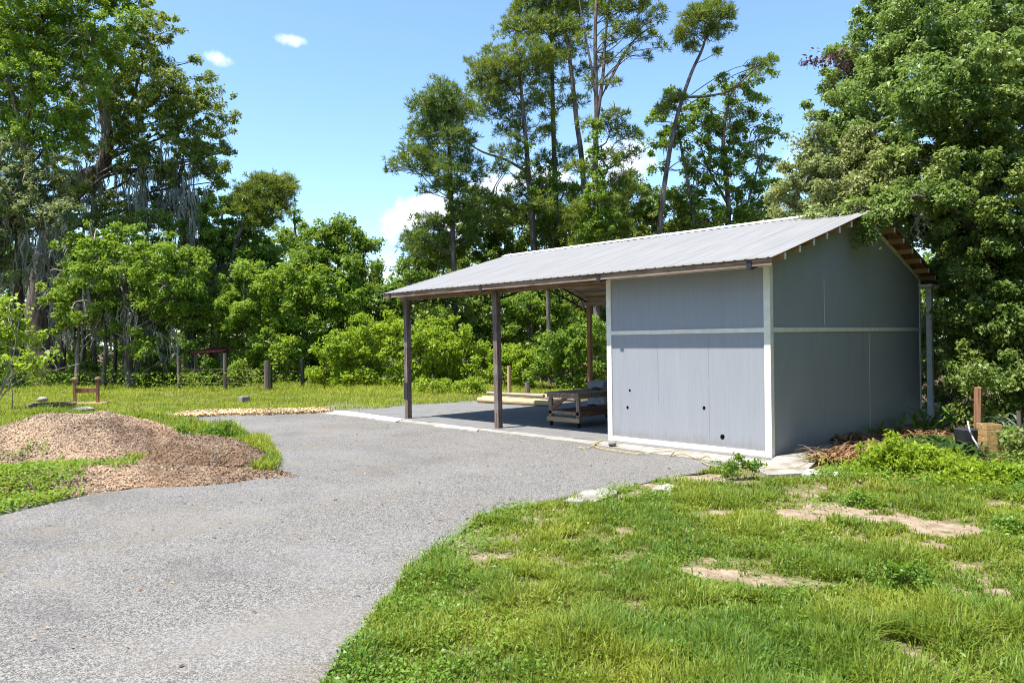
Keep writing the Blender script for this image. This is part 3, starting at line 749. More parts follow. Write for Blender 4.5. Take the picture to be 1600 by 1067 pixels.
def leaf_quads(P, n, t, s, w):
    b = np.cross(n, t); s = s[:, None]; w = w[:, None]
    return np.stack([P - t * s * .5, P + b * w * .5 + n * s * .08, P + t * s * .5 - n * s * .10, P - b * w * .5 + n * s * .08], 1).reshape(-1, 3)

def quads(n): return np.arange(n * 4).reshape(-1, 4)

def foliage(blobs, size, cover, sub, seed, droop=.3, wid=.55, flat=.62, shell=.45):
    R_ = np.random.default_rng(seed); VV = []; TT = []; subs = []
    for c, R in blobs:
        n = int(cover * 12.57 * R * R / (.36 * size * size * wid / .55))
        if n < 8: n = 8
        ns = max(4, int(3.2 * (R / sub) ** 2))
        d = unit(R_.normal(size=(ns, 3))); rad = R * (shell + (1.05 - shell) * np.sqrt(R_.random(ns))) * np.exp(np.clip(R_.normal(size=ns), -1.5, 2.2) * .19)
        cs = np.asarray(c) + d * rad[:, None] * [1, 1, .88]
        rs = sub * (.4 + 1.0 * R_.random(ns) ** 1.5); stint = R_.random(ns)
        k = R_.integers(0, ns, n)
        dl = unit(R_.normal(size=(n, 3)) + [0, 0, .35])
        p = cs[k] + dl * (rs[k] * (.45 + .55 * R_.random(n)))[:, None] * [1, 1, flat] + R_.normal(size=(n, 3)) * size * .45
        nn = unit(.45 * dl + [0, 0, .55] + .75 * R_.normal(size=(n, 3)))
        t0 = dl * .8 + R_.normal(size=(n, 3)) * .7 - [0, 0, droop]
        tt = unit(t0 - nn * np.sum(nn * t0, 1, keepdims=True))
        s = size * np.exp(R_.normal(size=n).clip(-2, 2) * .32)
        VV.append(leaf_quads(p, nn, tt, s, s * wid)); TT.append(np.repeat(np.clip(.45 * stint[k] + .55 * R_.random(n), 0, 1), 4))
        subs.append(cs)
    return np.concatenate(VV), np.concatenate(TT), subs

def needles(blobs, seed, length=.36, per=14, dens=9., width=.042):
    R_ = np.random.default_rng(seed); VV = []; TT = []; subs = []
    for c, R in blobs:
        nt_ = max(9, int(dens * R * R * 9.5))
        d = unit(R_.normal(size=(nt_, 3)) + [0, 0, .15]); tc = np.asarray(c) + d * (R * (.2 + .85 * np.sqrt(R_.random(nt_))) * np.exp(R_.normal(size=nt_).clip(-1.5, 2) * .2))[:, None] * [1, 1, .62]
        st = R_.random(nt_); k = np.repeat(np.arange(nt_), per); n = len(k)
        ax = unit(d + [0, 0, .9])[k]
        dr = unit(ax * .75 + R_.normal(size=(n, 3)) * .62)
        ln = length * R_.uniform(.7, 1.25, n)
        p = tc[k] + dr * (ln * .5)[:, None]
        nn = unit(np.cross(dr, R_.normal(size=(n, 3))))
        VV.append(leaf_quads(p, nn, dr, ln, np.full(n, width))); TT.append(np.repeat(np.clip(.6 * st[k] + .4 * R_.random(n), 0, 1), 4)); subs.append(tc)
    return np.concatenate(VV), np.concatenate(TT), subs

def moss_strands(clusters, seed, per=46):
    """clusters: (centre of top, half-width, length) -> hanging tufts of thin tapering ribbons"""
    R_ = np.random.default_rng(seed); V = []; T = []; K = 6
    for c, hw, ln in clusters:
        nb = max(3, int(5 + 7 * hw)); n = int(per * (.8 + 1.3 * hw))
        bp = np.asarray(c) + R_.normal(size=(nb, 3)) * [hw * .8, hw * .8, ln * .26]; bl = ln * R_.uniform(.12, .9, nb) ** 1.2
        k = R_.integers(0, nb, n); p = bp[k] + R_.normal(size=(n, 3)) * [.10, .10, .12]
        l = bl[k] * R_.uniform(.25, 1.0, n); w = R_.uniform(.03, .10, n); a = R_.uniform(0, PI, n); s_ = np.stack([np.cos(a), np.sin(a), 0 * a], 1)
        rows = []; off = np.zeros((n, 3))
        for q_ in range(K):
            q = q_ / (K - 1); off = off + R_.normal(size=(n, 3)) * [.10, .10, .03]
            pos = p + off * (1 - .5 * q) + np.stack([0 * a, 0 * a, -l * q], 1); ww = w * (.7, 1.2, 1.1, .9, .6, .1)[q_]
            rows.append((pos - s_ * ww[:, None] * .5, pos + s_ * ww[:, None] * .5))
        tt = np.clip(.5 * R_.random(nb)[k] + .5 * R_.random(n), 0, 1)
        for q_ in range(K - 1):
            V.append(np.stack([rows[q_][0], rows[q_][1], rows[q_ + 1][1], rows[q_ + 1][0]], 1).reshape(-1, 3)); T.append(np.repeat(tt, 4))
    return np.concatenate(V), np.concatenate(T)

class Wood:
    def __init__(self): self.V = []; self.F = []; self.n = 0
    def tube(self, pts, rad, n=6):
        V, F = tube(pts, rad, n); self.V.append(V); self.F.append(F + self.n); self.n += len(V)
    def build(self, name, mat, parent): return quad_mesh(name, np.concatenate(self.V), np.concatenate(self.F), mat, parent, smooth=True)

def pxblobs(lst, dep, seed, spread=.9, k=1.0):
    R_ = np.random.default_rng(seed); out = []
    for bb in lst:
        px, py, r = bb[:3]; dd = bb[3] if len(bb) > 3 else 0
        d = dep + dd + R_.uniform(-spread, spread)
        out.append((AT(px, py, d), k * r * d / FPX))
    return out

def limbs(wood, trunk, rtr, blobs, subs, seed, twig=.02, per=3, limb_r=.35, nseg=6):
    R_ = np.random.default_rng(seed)
    tz = trunk[:, 2]
    for (c, R), cs in zip(blobs, subs):
        c = np.asarray(c)
        # leave the trunk lower down than the clump
        dist = np.linalg.norm((trunk - c)[:, :2], axis=1)
        want = c[2] - np.clip(dist * .5, .3, 3.0)
        i = int(np.argmin(np.abs(tz - want) + .25 * dist)); i = min(max(i, 1), len(trunk) - 1)
        a = trunk[i]; r0 = rtr[i] * limb_r * min(1.6, .6 + .35 * R); r0 = max(r0, twig * 1.4)
        m1 = a * .65 + c * .35 + R_.normal(size=3) * .12 * np.linalg.norm(c - a) * .6 + [0, 0, .05 * np.linalg.norm(c - a)]
        m2 = a * .3 + c * .7 + R_.normal(size=3) * .10 * np.linalg.norm(c - a) * .6 + [0, 0, .06 * np.linalg.norm(c - a)]
        pth = smooth_path([a, m1, m2, c], 3)
        wood.tube(pth, np.linspace(r0, max(twig, r0 * .35), len(pth)), nseg)
        pick = R_.permutation(len(cs))[:max(2, int(per * max(1, R)))]
        for k in pick:
            s = cs[k]; st = pth[R_.integers(len(pth) // 2, len(pth))]
            md = st * .5 + s * .5 + R_.normal(size=3) * .15 * R
            wood.tube(np.array([st, md, s]), [max(twig, r0 * .3), twig * .9, twig * .4], 4)

def tree(name, label, cat, dep, trunk_px, r0, r1, blobs_px, leafmat, barkmat='bark', size=.17, cover=1.0, sub=.55, seed=1, group=None, pine=False, moss=None, vines=None,
         extra=None, spread=.9, per=3, twig=.018, droop=.3, moss_per=46, dead=0, npt=(.36, 15, 9., .042), trunks=None, dz0=True, flat=.62, shell=.45, limb_r=.35, bk=1.2):
    pts = [AT(q[0], q[1], dep + (q[2] if len(q) > 2 else 0)) for q in trunk_px]
    if dz0: pts[0] = np.array([pts[0][0], pts[0][1], -.15])
    base = np.array([pts[0][0], pts[0][1], 0.])
    t = thing(name, base, label, cat, group)
    tr = smooth_path(pts, 5); rt = np.linspace(1, 0, len(tr)) ** .85 * (r0 - r1) + r1
    rt[:3] *= np.array([1.45, 1.2, 1.06])[:len(rt[:3])]
    w = Wood(); w.tube(tr, rt, 10)
    for tp, ra, rb in (trunks or []):
        pp = smooth_path([AT(q[0], q[1], dep + (q[2] if len(q) > 2 else 0)) for q in tp], 4); w.tube(pp, np.linspace(ra, rb, len(pp)), 8)
    bl = pxblobs(blobs_px, dep, seed, spread, 1.52 if pine else bk)
    if pine: V, T, subs = needles(bl, seed, *npt)
    else: V, T, subs = foliage(bl, size, cover * 1.35, sub, seed, droop, flat=flat, shell=shell)
    limbs(w, tr, rt, bl, subs, seed + 1, twig, per, limb_r)
    w.build('trunk', M[barkmat], t)
    if dead:
        R2 = np.random.default_rng(seed + 9); w2 = Wood()
        for q in range(dead):
            c, R = bl[R2.integers(len(bl))]; d0 = unit(R2.normal(size=3) + np.array([.3, -.75, -.1])); a0 = np.asarray(c) + d0 * R * .7
            for f in range(R2.integers(2, 5)):
                d1 = unit(d0 + R2.normal(size=3) * .5); l1 = R * R2.uniform(.5, 1.1)
                w2.tube(np.array([a0, a0 + d1 * l1 * .5 + [0, 0, .05], a0 + d1 * l1 * .8 - [0, 0, .08 * l1], a0 + d1 * l1 - [0, 0, .25 * l1]]), [.03, .024, .017, .008], 4)
        tag(w2.build('dead_twigs', M['bark_pale'], t), kind='stuff')
    quad_mesh('crown', V, quads(len(V) // 4), M[leafmat], t, T)
    if moss:
        cl = [(AT(a, b_, dep + R3), hw * dep / FPX, ln * dep / FPX) for (a, b_, hw, ln, R3) in [m_ + (0,) if len(m_) == 4 else m_ for m_ in moss]]
        V, T = moss_strands(cl, seed + 3, moss_per); tag(quad_mesh('spanish_moss', V, quads(len(V) // 4), M['moss'], t, T), kind='stuff')
    if vines:
        V, T, _ = foliage(pxblobs(vines, dep - .3, seed + 5, .25), size * .9, .9, .3, seed + 5, .6)
        quad_mesh('climbing_vine', V, quads(len(V) // 4), M['leaf_bright'], t, T)
    if extra:
        nm, bl_, mt, sz = extra
        V, T, _ = foliage(pxblobs(bl_, dep, seed + 7, .3), sz, .8, .3, seed + 7, .6); quad_mesh(nm, V, quads(len(V) // 4), M[mt], t, T)
    return t

BG = 'trees of the surrounding wood'
# ---- left-hand group
tree('sweetgum_tree', 'tall airy light-green tree at the upper left corner of the view', 'tree', 44, [(26, 600), (30, 430), (38, 260), (42, 180), (60, 70), (68, -60)], .34, .10,
     [(15, 40, 52), (80, 18, 48), (135, 12, 45), (60, 105, 46), (120, 85, 42), (15, 150, 46), (90, 165, 36), (168, 40, 32), (25, 220, 38), (-60, 90, 70), (60, -70, 70), (150, -50, 55), (-10, -110, 80), (140, 130, 26), (55, 60, 40), (180, 8, 24), (100, 225, 26), (60, 200, 34), (10, 190, 40), (120, 190, 26), (40, 100, 40), (100, 50, 40), (150, 75, 34), (-20, 30, 50), (70, 240, 24)],
     'leaf_bright', size=.17, cover=.55, sub=.46, bk=1.16, dead=22, seed=21, group=BG, per=5, spread=1.6, trunks=[([(42, 180), (75, 130), (110, 60), (150, -20)], .13, .04), ([(40, 220), (20, 150), (5, 60), (-10, -40)], .13, .05)])
tree('live_oak', 'big live oak with a crooked limb and grey moss curtains at left', 'tree', 50, [(68, 598), (62, 480), (78, 380), (104, 308), (140, 275), (160, 262), (168, 215), (158, 150), (150, 90)], .85, .16,
     [(165, 115, 40), (200, 85, 36), (236, 36, 26), (262, 60, 12), (248, 95, 16), (215, 55, 22), (275, 45, 8), (285, 145, 38), (300, 96, 10), (333, 155, 18), (330, 125, 10), (360, 184, 10), (312, 205, 38), (250, 190, 42), (342, 240, 18), (355, 262, 9), (230, 262, 36), (290, 250, 36), (190, 190, 26), (205, 150, 30), (120, 225, 22), (330, 285, 20), (180, 330, 36), (265, 330, 30), (300, 320, 30), (232, 10, 12), (222, 110, 26), (262, 150, 30), (110, 190, 26), (125, 160, 26), (95, 260, 26), (150, 235, 18), (200, 235, 26), (185, 150, 26), (130, 300, 26), (225, 330, 28), (320, 250, 24)],
     'leaf_olive', size=.16, cover=.85, sub=.4, bk=1.08, dead=26, seed=31, group=BG, per=4, spread=2.0,
     moss=[(165, 160, 16, 90, -.5), (180, 175, 12, 70), (215, 255, 16, 80), (235, 258, 16, 100), (255, 262, 16, 110), (275, 268, 16, 120), (290, 280, 14, 130), (150, 275, 10, 60), (165, 285, 14, 70), (130, 270, 8, 60), (262, 330, 12, 80), (285, 360, 10, 90), (310, 330, 10, 80), (190, 260, 8, 60), (225, 285, 12, 90, -1.5), (250, 290, 14, 100, -1.5), (280, 300, 14, 100, -1.5), (145, 300, 12, 70, -1), (165, 180, 10, 70, -1.2)], moss_per=50,
     limb_r=.16, trunks=[([(160, 262), (178, 264), (200, 268), (240, 262), (285, 255)], .22, .08), ([(255, 560), (258, 480), (262, 400), (268, 330), (285, 260)], .30, .12), ([(300, 600), (292, 480), (285, 380), (300, 300)], .3, .12), ([(200, 268), (225, 290), (250, 330)], .12, .05), ([(168, 215), (205, 160), (230, 80), (262, 55)], .13, .03)])
tree('sage_oak', 'pale sage-green moss-draped oak at the left edge', 'tree', 42, [(-30, 610), (-22, 480), (-5, 400), (20, 330)], .5, .15,
     [(28, 285, 36), (70, 305, 32), (0, 325, 42), (92, 272, 20), (40, 352, 32), (98, 335, 22), (-40, 300, 60), (15, 240, 20), (60, 262, 18), (-60, 400, 60), (0, 400, 34)],
     'leaf_sage', size=.15, cover=.9, sub=.42, dead=22, seed=41, group=BG, per=4, moss=[(20, 350, 14, 70), (45, 365, 16, 80), (70, 360, 14, 80), (95, 355, 12, 70), (30, 410, 14, 70), (62, 420, 12, 80), (85, 405, 10, 70), (-10, 390, 12, 80)], moss_per=60)
tree('drooping_elm', 'bright green tree with drooping boughs in front of the mossy oak', 'tree', 41, [(205, 604), (198, 520), (196, 450), (205, 395)], .26, .08,
     [(200, 385, 34), (160, 412, 38), (242, 412, 34), (128, 462, 34), (200, 455, 42), (270, 458, 34), (170, 510, 30), (245, 505, 30), (286, 488, 18), (108, 505, 20), (300, 440, 18), (140, 380, 22), (220, 545, 18), (120, 425, 22), (265, 400, 22), (180, 365, 18), (290, 545, 16), (300, 410, 20), (310, 480, 16), (120, 385, 18), (95, 460, 20)],
     'leaf_bright', 'bark', .17, .85, .45, 51, BG, per=4, droop=.7, dead=26, moss=[(150, 470, 12, 90), (185, 495, 14, 90), (215, 500, 14, 80), (250, 510, 12, 70), (110, 510, 10, 70), (195, 440, 10, 70)], trunks=[([(205, 604), (225, 540), (250, 480)], .13, .05), ([(160, 604), (165, 540), (160, 470)], .12, .05), ([(120, 604), (122, 540), (125, 480)], .14, .06)])
tree('mossy_oak', 'dark tree with hanging moss between the elm and the vine mound', 'tree', 48, [(330, 606), (338, 500), (345, 420), (350, 350)], .32, .1,
     [(350, 330, 28), (308, 365, 28), (382, 378, 28), (340, 418, 36), (402, 425, 36), (300, 420, 22), (370, 470, 36), (432, 465, 32), (290, 470, 30), (320, 500, 30), (395, 350, 20), (330, 385, 26), (365, 395, 26), (310, 445, 28), (420, 395, 26), (440, 430, 24), (355, 365, 20)],
     'leaf_mid', size=.17, cover=1.0, sub=.5, seed=61, group=BG, moss=[(285, 350, 12, 110), (305, 350, 12, 120), (320, 400, 10, 90), (345, 430, 10, 80)])
tree('leaning_pine', 'short pine with a golden-green lopsided crown above the vines', 'tree', 47, [(352, 606), (358, 450), (372, 370), (395, 335), (420, 300)], .2, .07,
     [(398, 326, 20), (418, 296, 22), (444, 288, 13), (388, 300, 15), (424, 328, 18), (456, 298, 7), (378, 318, 13), (405, 350, 14), (432, 310, 15), (408, 280, 8)],
     'needle', 'bark_pine', seed=71, group=BG, pine=True, spread=.5, npt=(.34, 16, 15., .04), per=6)
tree('distant_tree', 'small thin-leaved far tree peeking above the vine mound', 'tree', 58, [(462, 600), (464, 450), (462, 380), (460, 340)], .2, .05,
     [(456, 343, 9), (481, 360, 10), (440, 372, 20), (492, 370, 8), (462, 374, 16), (500, 385, 10), (425, 385, 18), (475, 395, 22), (460, 330, 5)], 'leaf_mid', size=.2, cover=.8, sub=.45, seed=81, group=BG)
tree('domed_tree', 'rounded dark green tree with a spire of vines on top', 'tree', 44, [(535, 606), (532, 500), (530, 430), (533, 350)], .28, .05,
     [(500, 385, 27), (540, 380, 31), (570, 398, 19), (530, 425, 36), (480, 418, 27), (576, 428, 16), (560, 458, 24), (533, 342, 5), (533, 352, 7), (534, 364, 9), (592, 413, 7), (585, 450, 10), (470, 395, 14), (515, 372, 18), (560, 378, 15), (590, 434, 6)],
     'leaf_mid', size=.16, cover=1.15, sub=.42, seed=91, group=BG, trunks=[([(590, 606), (575, 500), (560, 440)], .12, .05)])
tree('vine_mound', 'light green leafy vine mound draped over a small tree beside the gate', 'tree', 41.5, [(385, 608), (382, 520), (382, 440)], .14, .05,
     [(385, 445, 30), (360, 485, 31), (402, 500, 31), (362, 522, 22), (412, 545, 30), (376, 424, 16), (345, 492, 20), (385, 575, 24)], 'leaf_bright', size=.15, cover=1.1, sub=.45, seed=101, group=BG)
tree('vine_thicket', 'bushy green thicket tree between the vine mound and the domed tree', 'tree', 42, [(478, 606), (478, 530), (480, 460)], .18, .06,
     [(450, 455, 31), (482, 485, 36), (520, 465, 32), (440, 505, 31), (500, 525, 36), (468, 555, 31), (548, 480, 27), (540, 440, 16), (430, 560, 20), (520, 560, 26), (460, 425, 18), (430, 440, 20), (505, 440, 20), (420, 475, 22), (560, 520, 24), (495, 585, 22), (445, 590, 18)], 'leaf_bright', size=.18, cover=1.05, sub=.48, seed=111, group=BG)

# ---- pines behind the carport
PG = 'tall pines behind the carport'
tree('pine_tree', 'leftmost tall pine behind the carport, a drooping lower bough on its left', 'tree', 44, [(714, 606), (709, 420), (706, 330), (702, 240), (698, 155)], .19, .05,
     [(665, 168, 18), (690, 148, 20), (715, 160, 18), (732, 178, 16), (658, 208, 18), (690, 200, 22), (640, 240, 13), (624, 254, 11), (660, 262, 15), (700, 268, 18), (736, 258, 16), (748, 280, 10), (664, 298, 7), (714, 296, 15), (672, 235, 13), (612, 268, 6), (725, 215, 14), (650, 372, 16), (670, 357, 13), (638, 395, 9), (682, 385, 15), (736, 318, 16), (756, 308, 14), (640, 372, 8), (690, 345, 12), (632, 410, 5), (740, 345, 16), (680, 180, 18), (705, 215, 18), (675, 255, 14), (715, 245, 14), (690, 290, 13), (720, 330, 14), (650, 240, 12), (700, 180, 16), (665, 345, 12), (725, 375, 16)],
     'needle_dark', 'bark_pine', seed=121, group=PG, pine=True, per=9, vines=[(704, 300, 8), (705, 320, 9), (702, 280, 8), (706, 345, 10)])
tree('pine_tree', 'second pine from the left behind the carport, with wide crooked arching limbs', 'tree', 46, [(840, 606), (834, 390), (828, 300), (820, 200), (812, 120), (804, 55)], .21, .06,
     [(770, 88, 15), (746, 104, 12), (760, 128, 19), (790, 108, 21), (822, 80, 20), (800, 50, 17), (830, 40, 17), (850, 90, 14), (770, 168, 16), (800, 180, 14), (842, 140, 12), (860, 182, 9), (745, 135, 10), (790, 320, 13), (815, 328, 14), (852, 318, 13), (785, 205, 9), (808, 220, 9), (840, 215, 7), (775, 235, 7), (800, 240, 13), (780, 262, 11), (772, 322, 13), (802, 300, 12), (790, 140, 17), (770, 152, 15), (812, 118, 17), (842, 102, 15), (830, 160, 13), (815, 200, 12), (760, 105, 12), (820, 280, 12), (850, 290, 12), (780, 350, 14)],
     'needle', 'bark_pine', seed=131, group=PG, pine=True, per=6, trunks=[([(826, 270), (790, 250), (755, 238), (728, 222)], .10, .04), ([(834, 320), (800, 330), (775, 300), (790, 270)], .07, .02), ([(709, 390), (740, 370), (765, 345), (770, 300), (785, 272)], .07, .03)], vines=[(822, 230, 8), (824, 255, 8), (830, 300, 9)])
tree('pine_tree', 'straight dark-trunked tallest pine at the middle of the pine group', 'tree', 48, [(873, 606), (870, 390), (868, 300), (864, 180), (862, 60), (862, -40)], .22, .08,
     [(830, 8, 19), (860, 18, 20), (890, 18, 17), (845, 48, 17), (880, 55, 14), (870, -25, 26), (812, 18, 12), (900, -20, 24), (840, -30, 24), (876, 262, 8), (850, 205, 7), (884, 130, 9), (905, 45, 11), (860, 92, 15), (850, 120, 11), (886, 160, 10), (846, 250, 11), (890, 242, 11), (870, 340, 14), (850, 305, 12), (886, 300, 13), (875, 85, 14), (850, 160, 11), (858, 205, 9)],
     'needle', 'bark_pine', seed=141, group=PG, pine=True, per=5, vines=[(868, 250, 9), (868, 275, 9), (869, 230, 8)])
tree('pine_tree', 'slim reddish pine trunk tilting left between the dark pine and the vine-clad pine', 'tree', 47, [(924, 606), (912, 290), (901, 190), (891, 100), (880, 30), (872, -40)], .19, .08,
     [(895, 5, 15), (880, -25, 22), (920, 15, 12), (868, 35, 12), (905, 75, 9), (918, 265, 10), (890, 45, 14), (910, 110, 10), (885, 90, 10), (905, 330, 14), (895, 360, 14), (925, 300, 11), (905, 160, 9)], 'needle', 'bark_pine', seed=151, group=PG, pine=True, per=4)
tree('pine_tree', 'forked pine with its lower trunk wrapped in leafy green vines', 'tree', 43, [(934, 606), (931, 390), (930, 250), (932, 180), (930, 60), (934, -40)], .22, .07,
     [(962, 18, 16), (1000, 16, 14), (1030, 22, 10), (1020, 60, 9), (990, 52, 9), (985, 85, 6), (942, 8, 15), (1036, 74, 5), (950, 62, 8), (910, 60, 8), (972, 208, 13), (992, 214, 8), (950, 196, 12), (918, 196, 9), (970, -20, 22), (1010, -15, 15), (965, 282, 11), (978, 270, 7), (1012, 88, 4), (905, 330, 15), (960, 322, 16), (902, 262, 12), (950, 250, 15), (985, 242, 11), (962, 360, 18), (912, 380, 18), (966, 180, 11), (1000, 40, 12), (975, 45, 12), (945, 95, 10), (925, 130, 9), (955, 130, 8), (990, 300, 13)],
     'needle', 'bark_pine', seed=161, group=PG, pine=True, per=5, trunks=[([(933, 185), (942, 120), (946, 60), (955, -30)], .12, .05), ([(934, 170), (925, 110), (915, 60), (905, 0)], .1, .03), ([(946, 140), (985, 70), (1022, 38)], .07, .03), ([(936, 160), (970, 90), (1000, 60)], .05, .02)],
     vines=[(930, 390, 20), (936, 360, 22), (930, 330, 22), (928, 300, 20), (934, 270, 17), (930, 240, 14), (930, 215, 12), (932, 192, 10), (955, 340, 14), (910, 350, 14)])
tree('pine_tree', 'lone pine leaning right with a small bushy tuft for a crown', 'tree', 44, [(1022, 606), (1030, 370), (1041, 270), (1056, 190), (1078, 120), (1098, 75), (1106, 40)], .18, .05,
     [(1090, 28, 16), (1115, 18, 16), (1136, 24, 10), (1070, 50, 11), (1112, 52, 13), (1082, 74, 8), (1141, 44, 6), (1122, 84, 5), (1050, 160, 10), (1040, 170, 9), (1060, 152, 7), (1186, 100, 8), (1204, 96, 5), (1062, 62, 6), (1075, 250, 6)],
     'needle', 'bark_pine', seed=171, group=PG, pine=True, per=5, spread=.4, trunks=[([(1072, 152), (1110, 150), (1142, 140), (1175, 112), (1192, 96)], .08, .03)], npt=(.34, 18, 15., .038))
tree('vine_covered_tree', 'leafy vine-hung tree with forked trunk right of the leaning pine', 'tree', 46, [(1140, 606), (1136, 400), (1138, 320), (1130, 220), (1140, 150)], .24, .06,
     [(1030, 180, 13), (1060, 200, 18), (1030, 230, 13), (1100, 160, 18), (1150, 150, 18), (1190, 118, 13), (1130, 190, 22), (1182, 168, 20), (1200, 208, 16), (1090, 232, 16), (1150, 240, 22), (1200, 250, 14), (1110, 288, 18), (1160, 298, 20), (1062, 300, 11), (1030, 262, 9), (1180, 330, 26), (1100, 340, 26), (1048, 140, 9), (1210, 185, 7), (1205, 92, 6), (1125, 130, 9), (1140, 350, 24), (1015, 190, 6), (1075, 180, 15), (1110, 200, 17), (1160, 205, 18), (1120, 245, 18), (1180, 280, 18), (1045, 215, 14), (1075, 260, 15), (1140, 270, 18), (1085, 310, 18), (1165, 130, 12), (1040, 320, 16)],
     'leaf_mid', size=.16, cover=.8, sub=.42, dead=16, seed=181, group=BG, per=4, moss=[(1140, 190, 8, 50), (1135, 240, 8, 60), (1185, 230, 6, 40), (1085, 270, 6, 50)], trunks=[([(1092, 606), (1088, 400), (1082, 330), (1068, 250), (1058, 195)], .16, .06), ([(1138, 320), (1110, 270), (1095, 230)], .1, .04), ([(1150, 400), (1165, 330), (1190, 240)], .1, .04)])
# ---- understory behind the roof
UG = 'dark understory trees behind the carport'
def under(label, dep, px, bl, mat, seed, size=.18, cover=.95):
    tree('understory_tree', label, 'tree', dep, [(px, 606), (px - 4, 500), (px + 3, 420)], .16, .05, bl, mat, size=size, cover=cover, sub=.5, seed=seed, group=UG)
under('dark low tree under the leftmost pine, seen above the left end of the roof', 50, 690, [(690, 392, 24), (735, 362, 28), (650, 420, 22), (710, 420, 32), (760, 390, 26), (640, 445, 18), (770, 345, 16), (755, 325, 20), (740, 300, 12), (725, 345, 20), (660, 395, 18)], 'leaf_dark', 201)
under('dark low tree below the second pine, seen above the roof ridge', 51, 800, [(800, 370, 30), (840, 345, 26), (790, 400, 30), (850, 390, 32), (815, 335, 14), (880, 370, 24), (850, 318, 18), (800, 330, 20), (870, 335, 20), (890, 300, 12), (780, 365, 22)], 'leaf_dark', 202)
under('green low tree at the foot of the vine-clad pine, seen above the ridge', 50, 930, [(900, 370, 28), (950, 345, 30), (985, 335, 26), (920, 395, 30), (970, 380, 30), (960, 310, 18), (1000, 305, 16), (905, 310, 18), (985, 285, 13), (890, 345, 20), (1010, 335, 20), (945, 300, 14)], 'leaf_mid', 203)
under('yellowish low tree below the leaning pine, seen above the ridge', 49, 1030, [(1010, 350, 26), (1050, 340, 24), (1040, 375, 30), (1080, 355, 26), (1000, 385, 28), (1015, 320, 14), (1055, 308, 15), (1075, 330, 18), (1030, 300, 10)], 'leaf_olive', 204)
under('deep green low tree beside the sage oak bough, seen above the ridge', 48, 1200, [(1180, 345, 28), (1215, 330, 22), (1160, 375, 30), (1225, 365, 28), (1210, 295, 12), (1120, 380, 26)], 'leaf_mid', 205)
under('tall vine-draped growth between the second pine and the straight dark pine, above the ridge', 47, 852, [(850, 345, 18), (846, 315, 16), (856, 285, 13), (846, 262, 10), (838, 330, 14), (862, 372, 20)], 'leaf_mid', 211, .16)
under('tall vine-draped growth right of the forked pine, above the ridge', 45, 968, [(965, 345, 20), (960, 312, 17), (975, 282, 13), (968, 250, 9), (985, 330, 16), (955, 372, 22)], 'leaf_bright', 212, .16)
under('leafy growth under the drooping bough of the leftmost pine, above the roof', 46, 668, [(668, 400, 18), (655, 385, 13), (684, 372, 15), (700, 398, 20), (645, 412, 12)], 'leaf_mid', 213, .16)
under('dark tree seen through the carport behind its left front post', 43, 640, [(630, 478, 36), (670, 500, 34), (610, 520, 30), (690, 460, 30), (650, 440, 26), (600, 470, 26)], 'leaf_mid', 206)
under('dark tree seen through the carport between its two front posts', 44, 735, [(730, 470, 36), (770, 490, 34), (720, 520, 32), (765, 450, 28), (700, 540, 26), (745, 550, 28)], 'leaf_dark', 207)
under('glossy tree seen through the carport right of its second front post', 43, 830, [(815, 480, 34), (850, 470, 32), (830, 520, 34), (870, 510, 30), (795, 520, 24), (860, 455, 24)], 'leaf_mid', 208)
under('dark tree seen through the carport behind the bare snag', 45, 905, [(900, 480, 34), (930, 500, 32), (890, 530, 30), (950, 470, 34), (920, 455, 26), (960, 530, 32)], 'leaf_dark', 209)

# ---- bushes along the back of the lawn
def bush(label, dep, bl, mat, seed, size=.14, cover=1.15, sub=.38, group='bushes along the edge of the wood', name='bush', cat='bush', flat=.7):
    blb = pxblobs(bl, dep, seed, .6, 1.18); c = np.mean([b_[0] for b_ in blb], 0)
    t = thing(name, (c[0], c[1], 0), label, cat, group)
    V, T, subs = foliage(blb, size, cover, sub, seed, .35, flat=flat)
    w = Wood(); tr = np.array([[c[0], c[1], -.05], [c[0] + .03, c[1], .4], [c[0], c[1] + .03, .9]])
    limbs(w, tr, np.array([.06, .05, .04]), blb, subs, seed, .012, 3, .6)
    w.tube(tr, [.07, .05, .04], 6); w.build('stems', M['bark'], t)
    quad_mesh('leaves', V, quads(len(V) // 4), M[mat], t, T); return t
bush('broad lime-green bush left of the left front carport post', 38.5, [(545, 540, 26), (580, 528, 24), (612, 558, 27), (560, 572, 27), (532, 575, 22), (600, 508, 14), (590, 590, 20), (540, 595, 16), (565, 510, 14), (520, 550, 20), (622, 520, 16)], 'leaf_lime', 301)
bush('lime bush directly behind the left front carport post', 37.5, [(640, 540, 22), (655, 565, 24), (630, 585, 20), (668, 590, 20), (660, 520, 14), (645, 508, 12)], 'leaf_lime', 302)
bush('rounded lime bush midway between the two front carport posts', 38, [(690, 540, 26), (722, 560, 24), (695, 580, 24), (712, 520, 18), (735, 590, 18), (665, 600, 12), (745, 545, 16), (690, 515, 14)], 'leaf_lime', 303)
bush('small lime bush behind the tall wooden stake', 37, [(785, 565, 20), (825, 560, 16), (772, 568, 22), (800, 545, 18), (790, 590, 18), (760, 592, 14), (812, 575, 14)], 'leaf_lime', 304)
bush('big glossy bush behind the workbench', 36, [(850, 570, 26), (890, 548, 28), (922, 568, 26), (882, 590, 24), (912, 520, 24), (835, 592, 16), (945, 590, 22), (940, 535, 20), (870, 530, 16)], 'leaf_bright', 305)
bush('low fresh green bush at the right of the black gate post', 39.5, [(505, 575, 20), (525, 590, 16), (490, 590, 14), (550, 560, 16)], 'leaf_lime', 306, .13)
bush('yellow-green bush growing through the farm gate', 40.5, [(440, 565, 18), (452, 545, 14), (435, 590, 14), (462, 580, 12), (450, 530, 9)], 'leaf_lime', 307, .13)
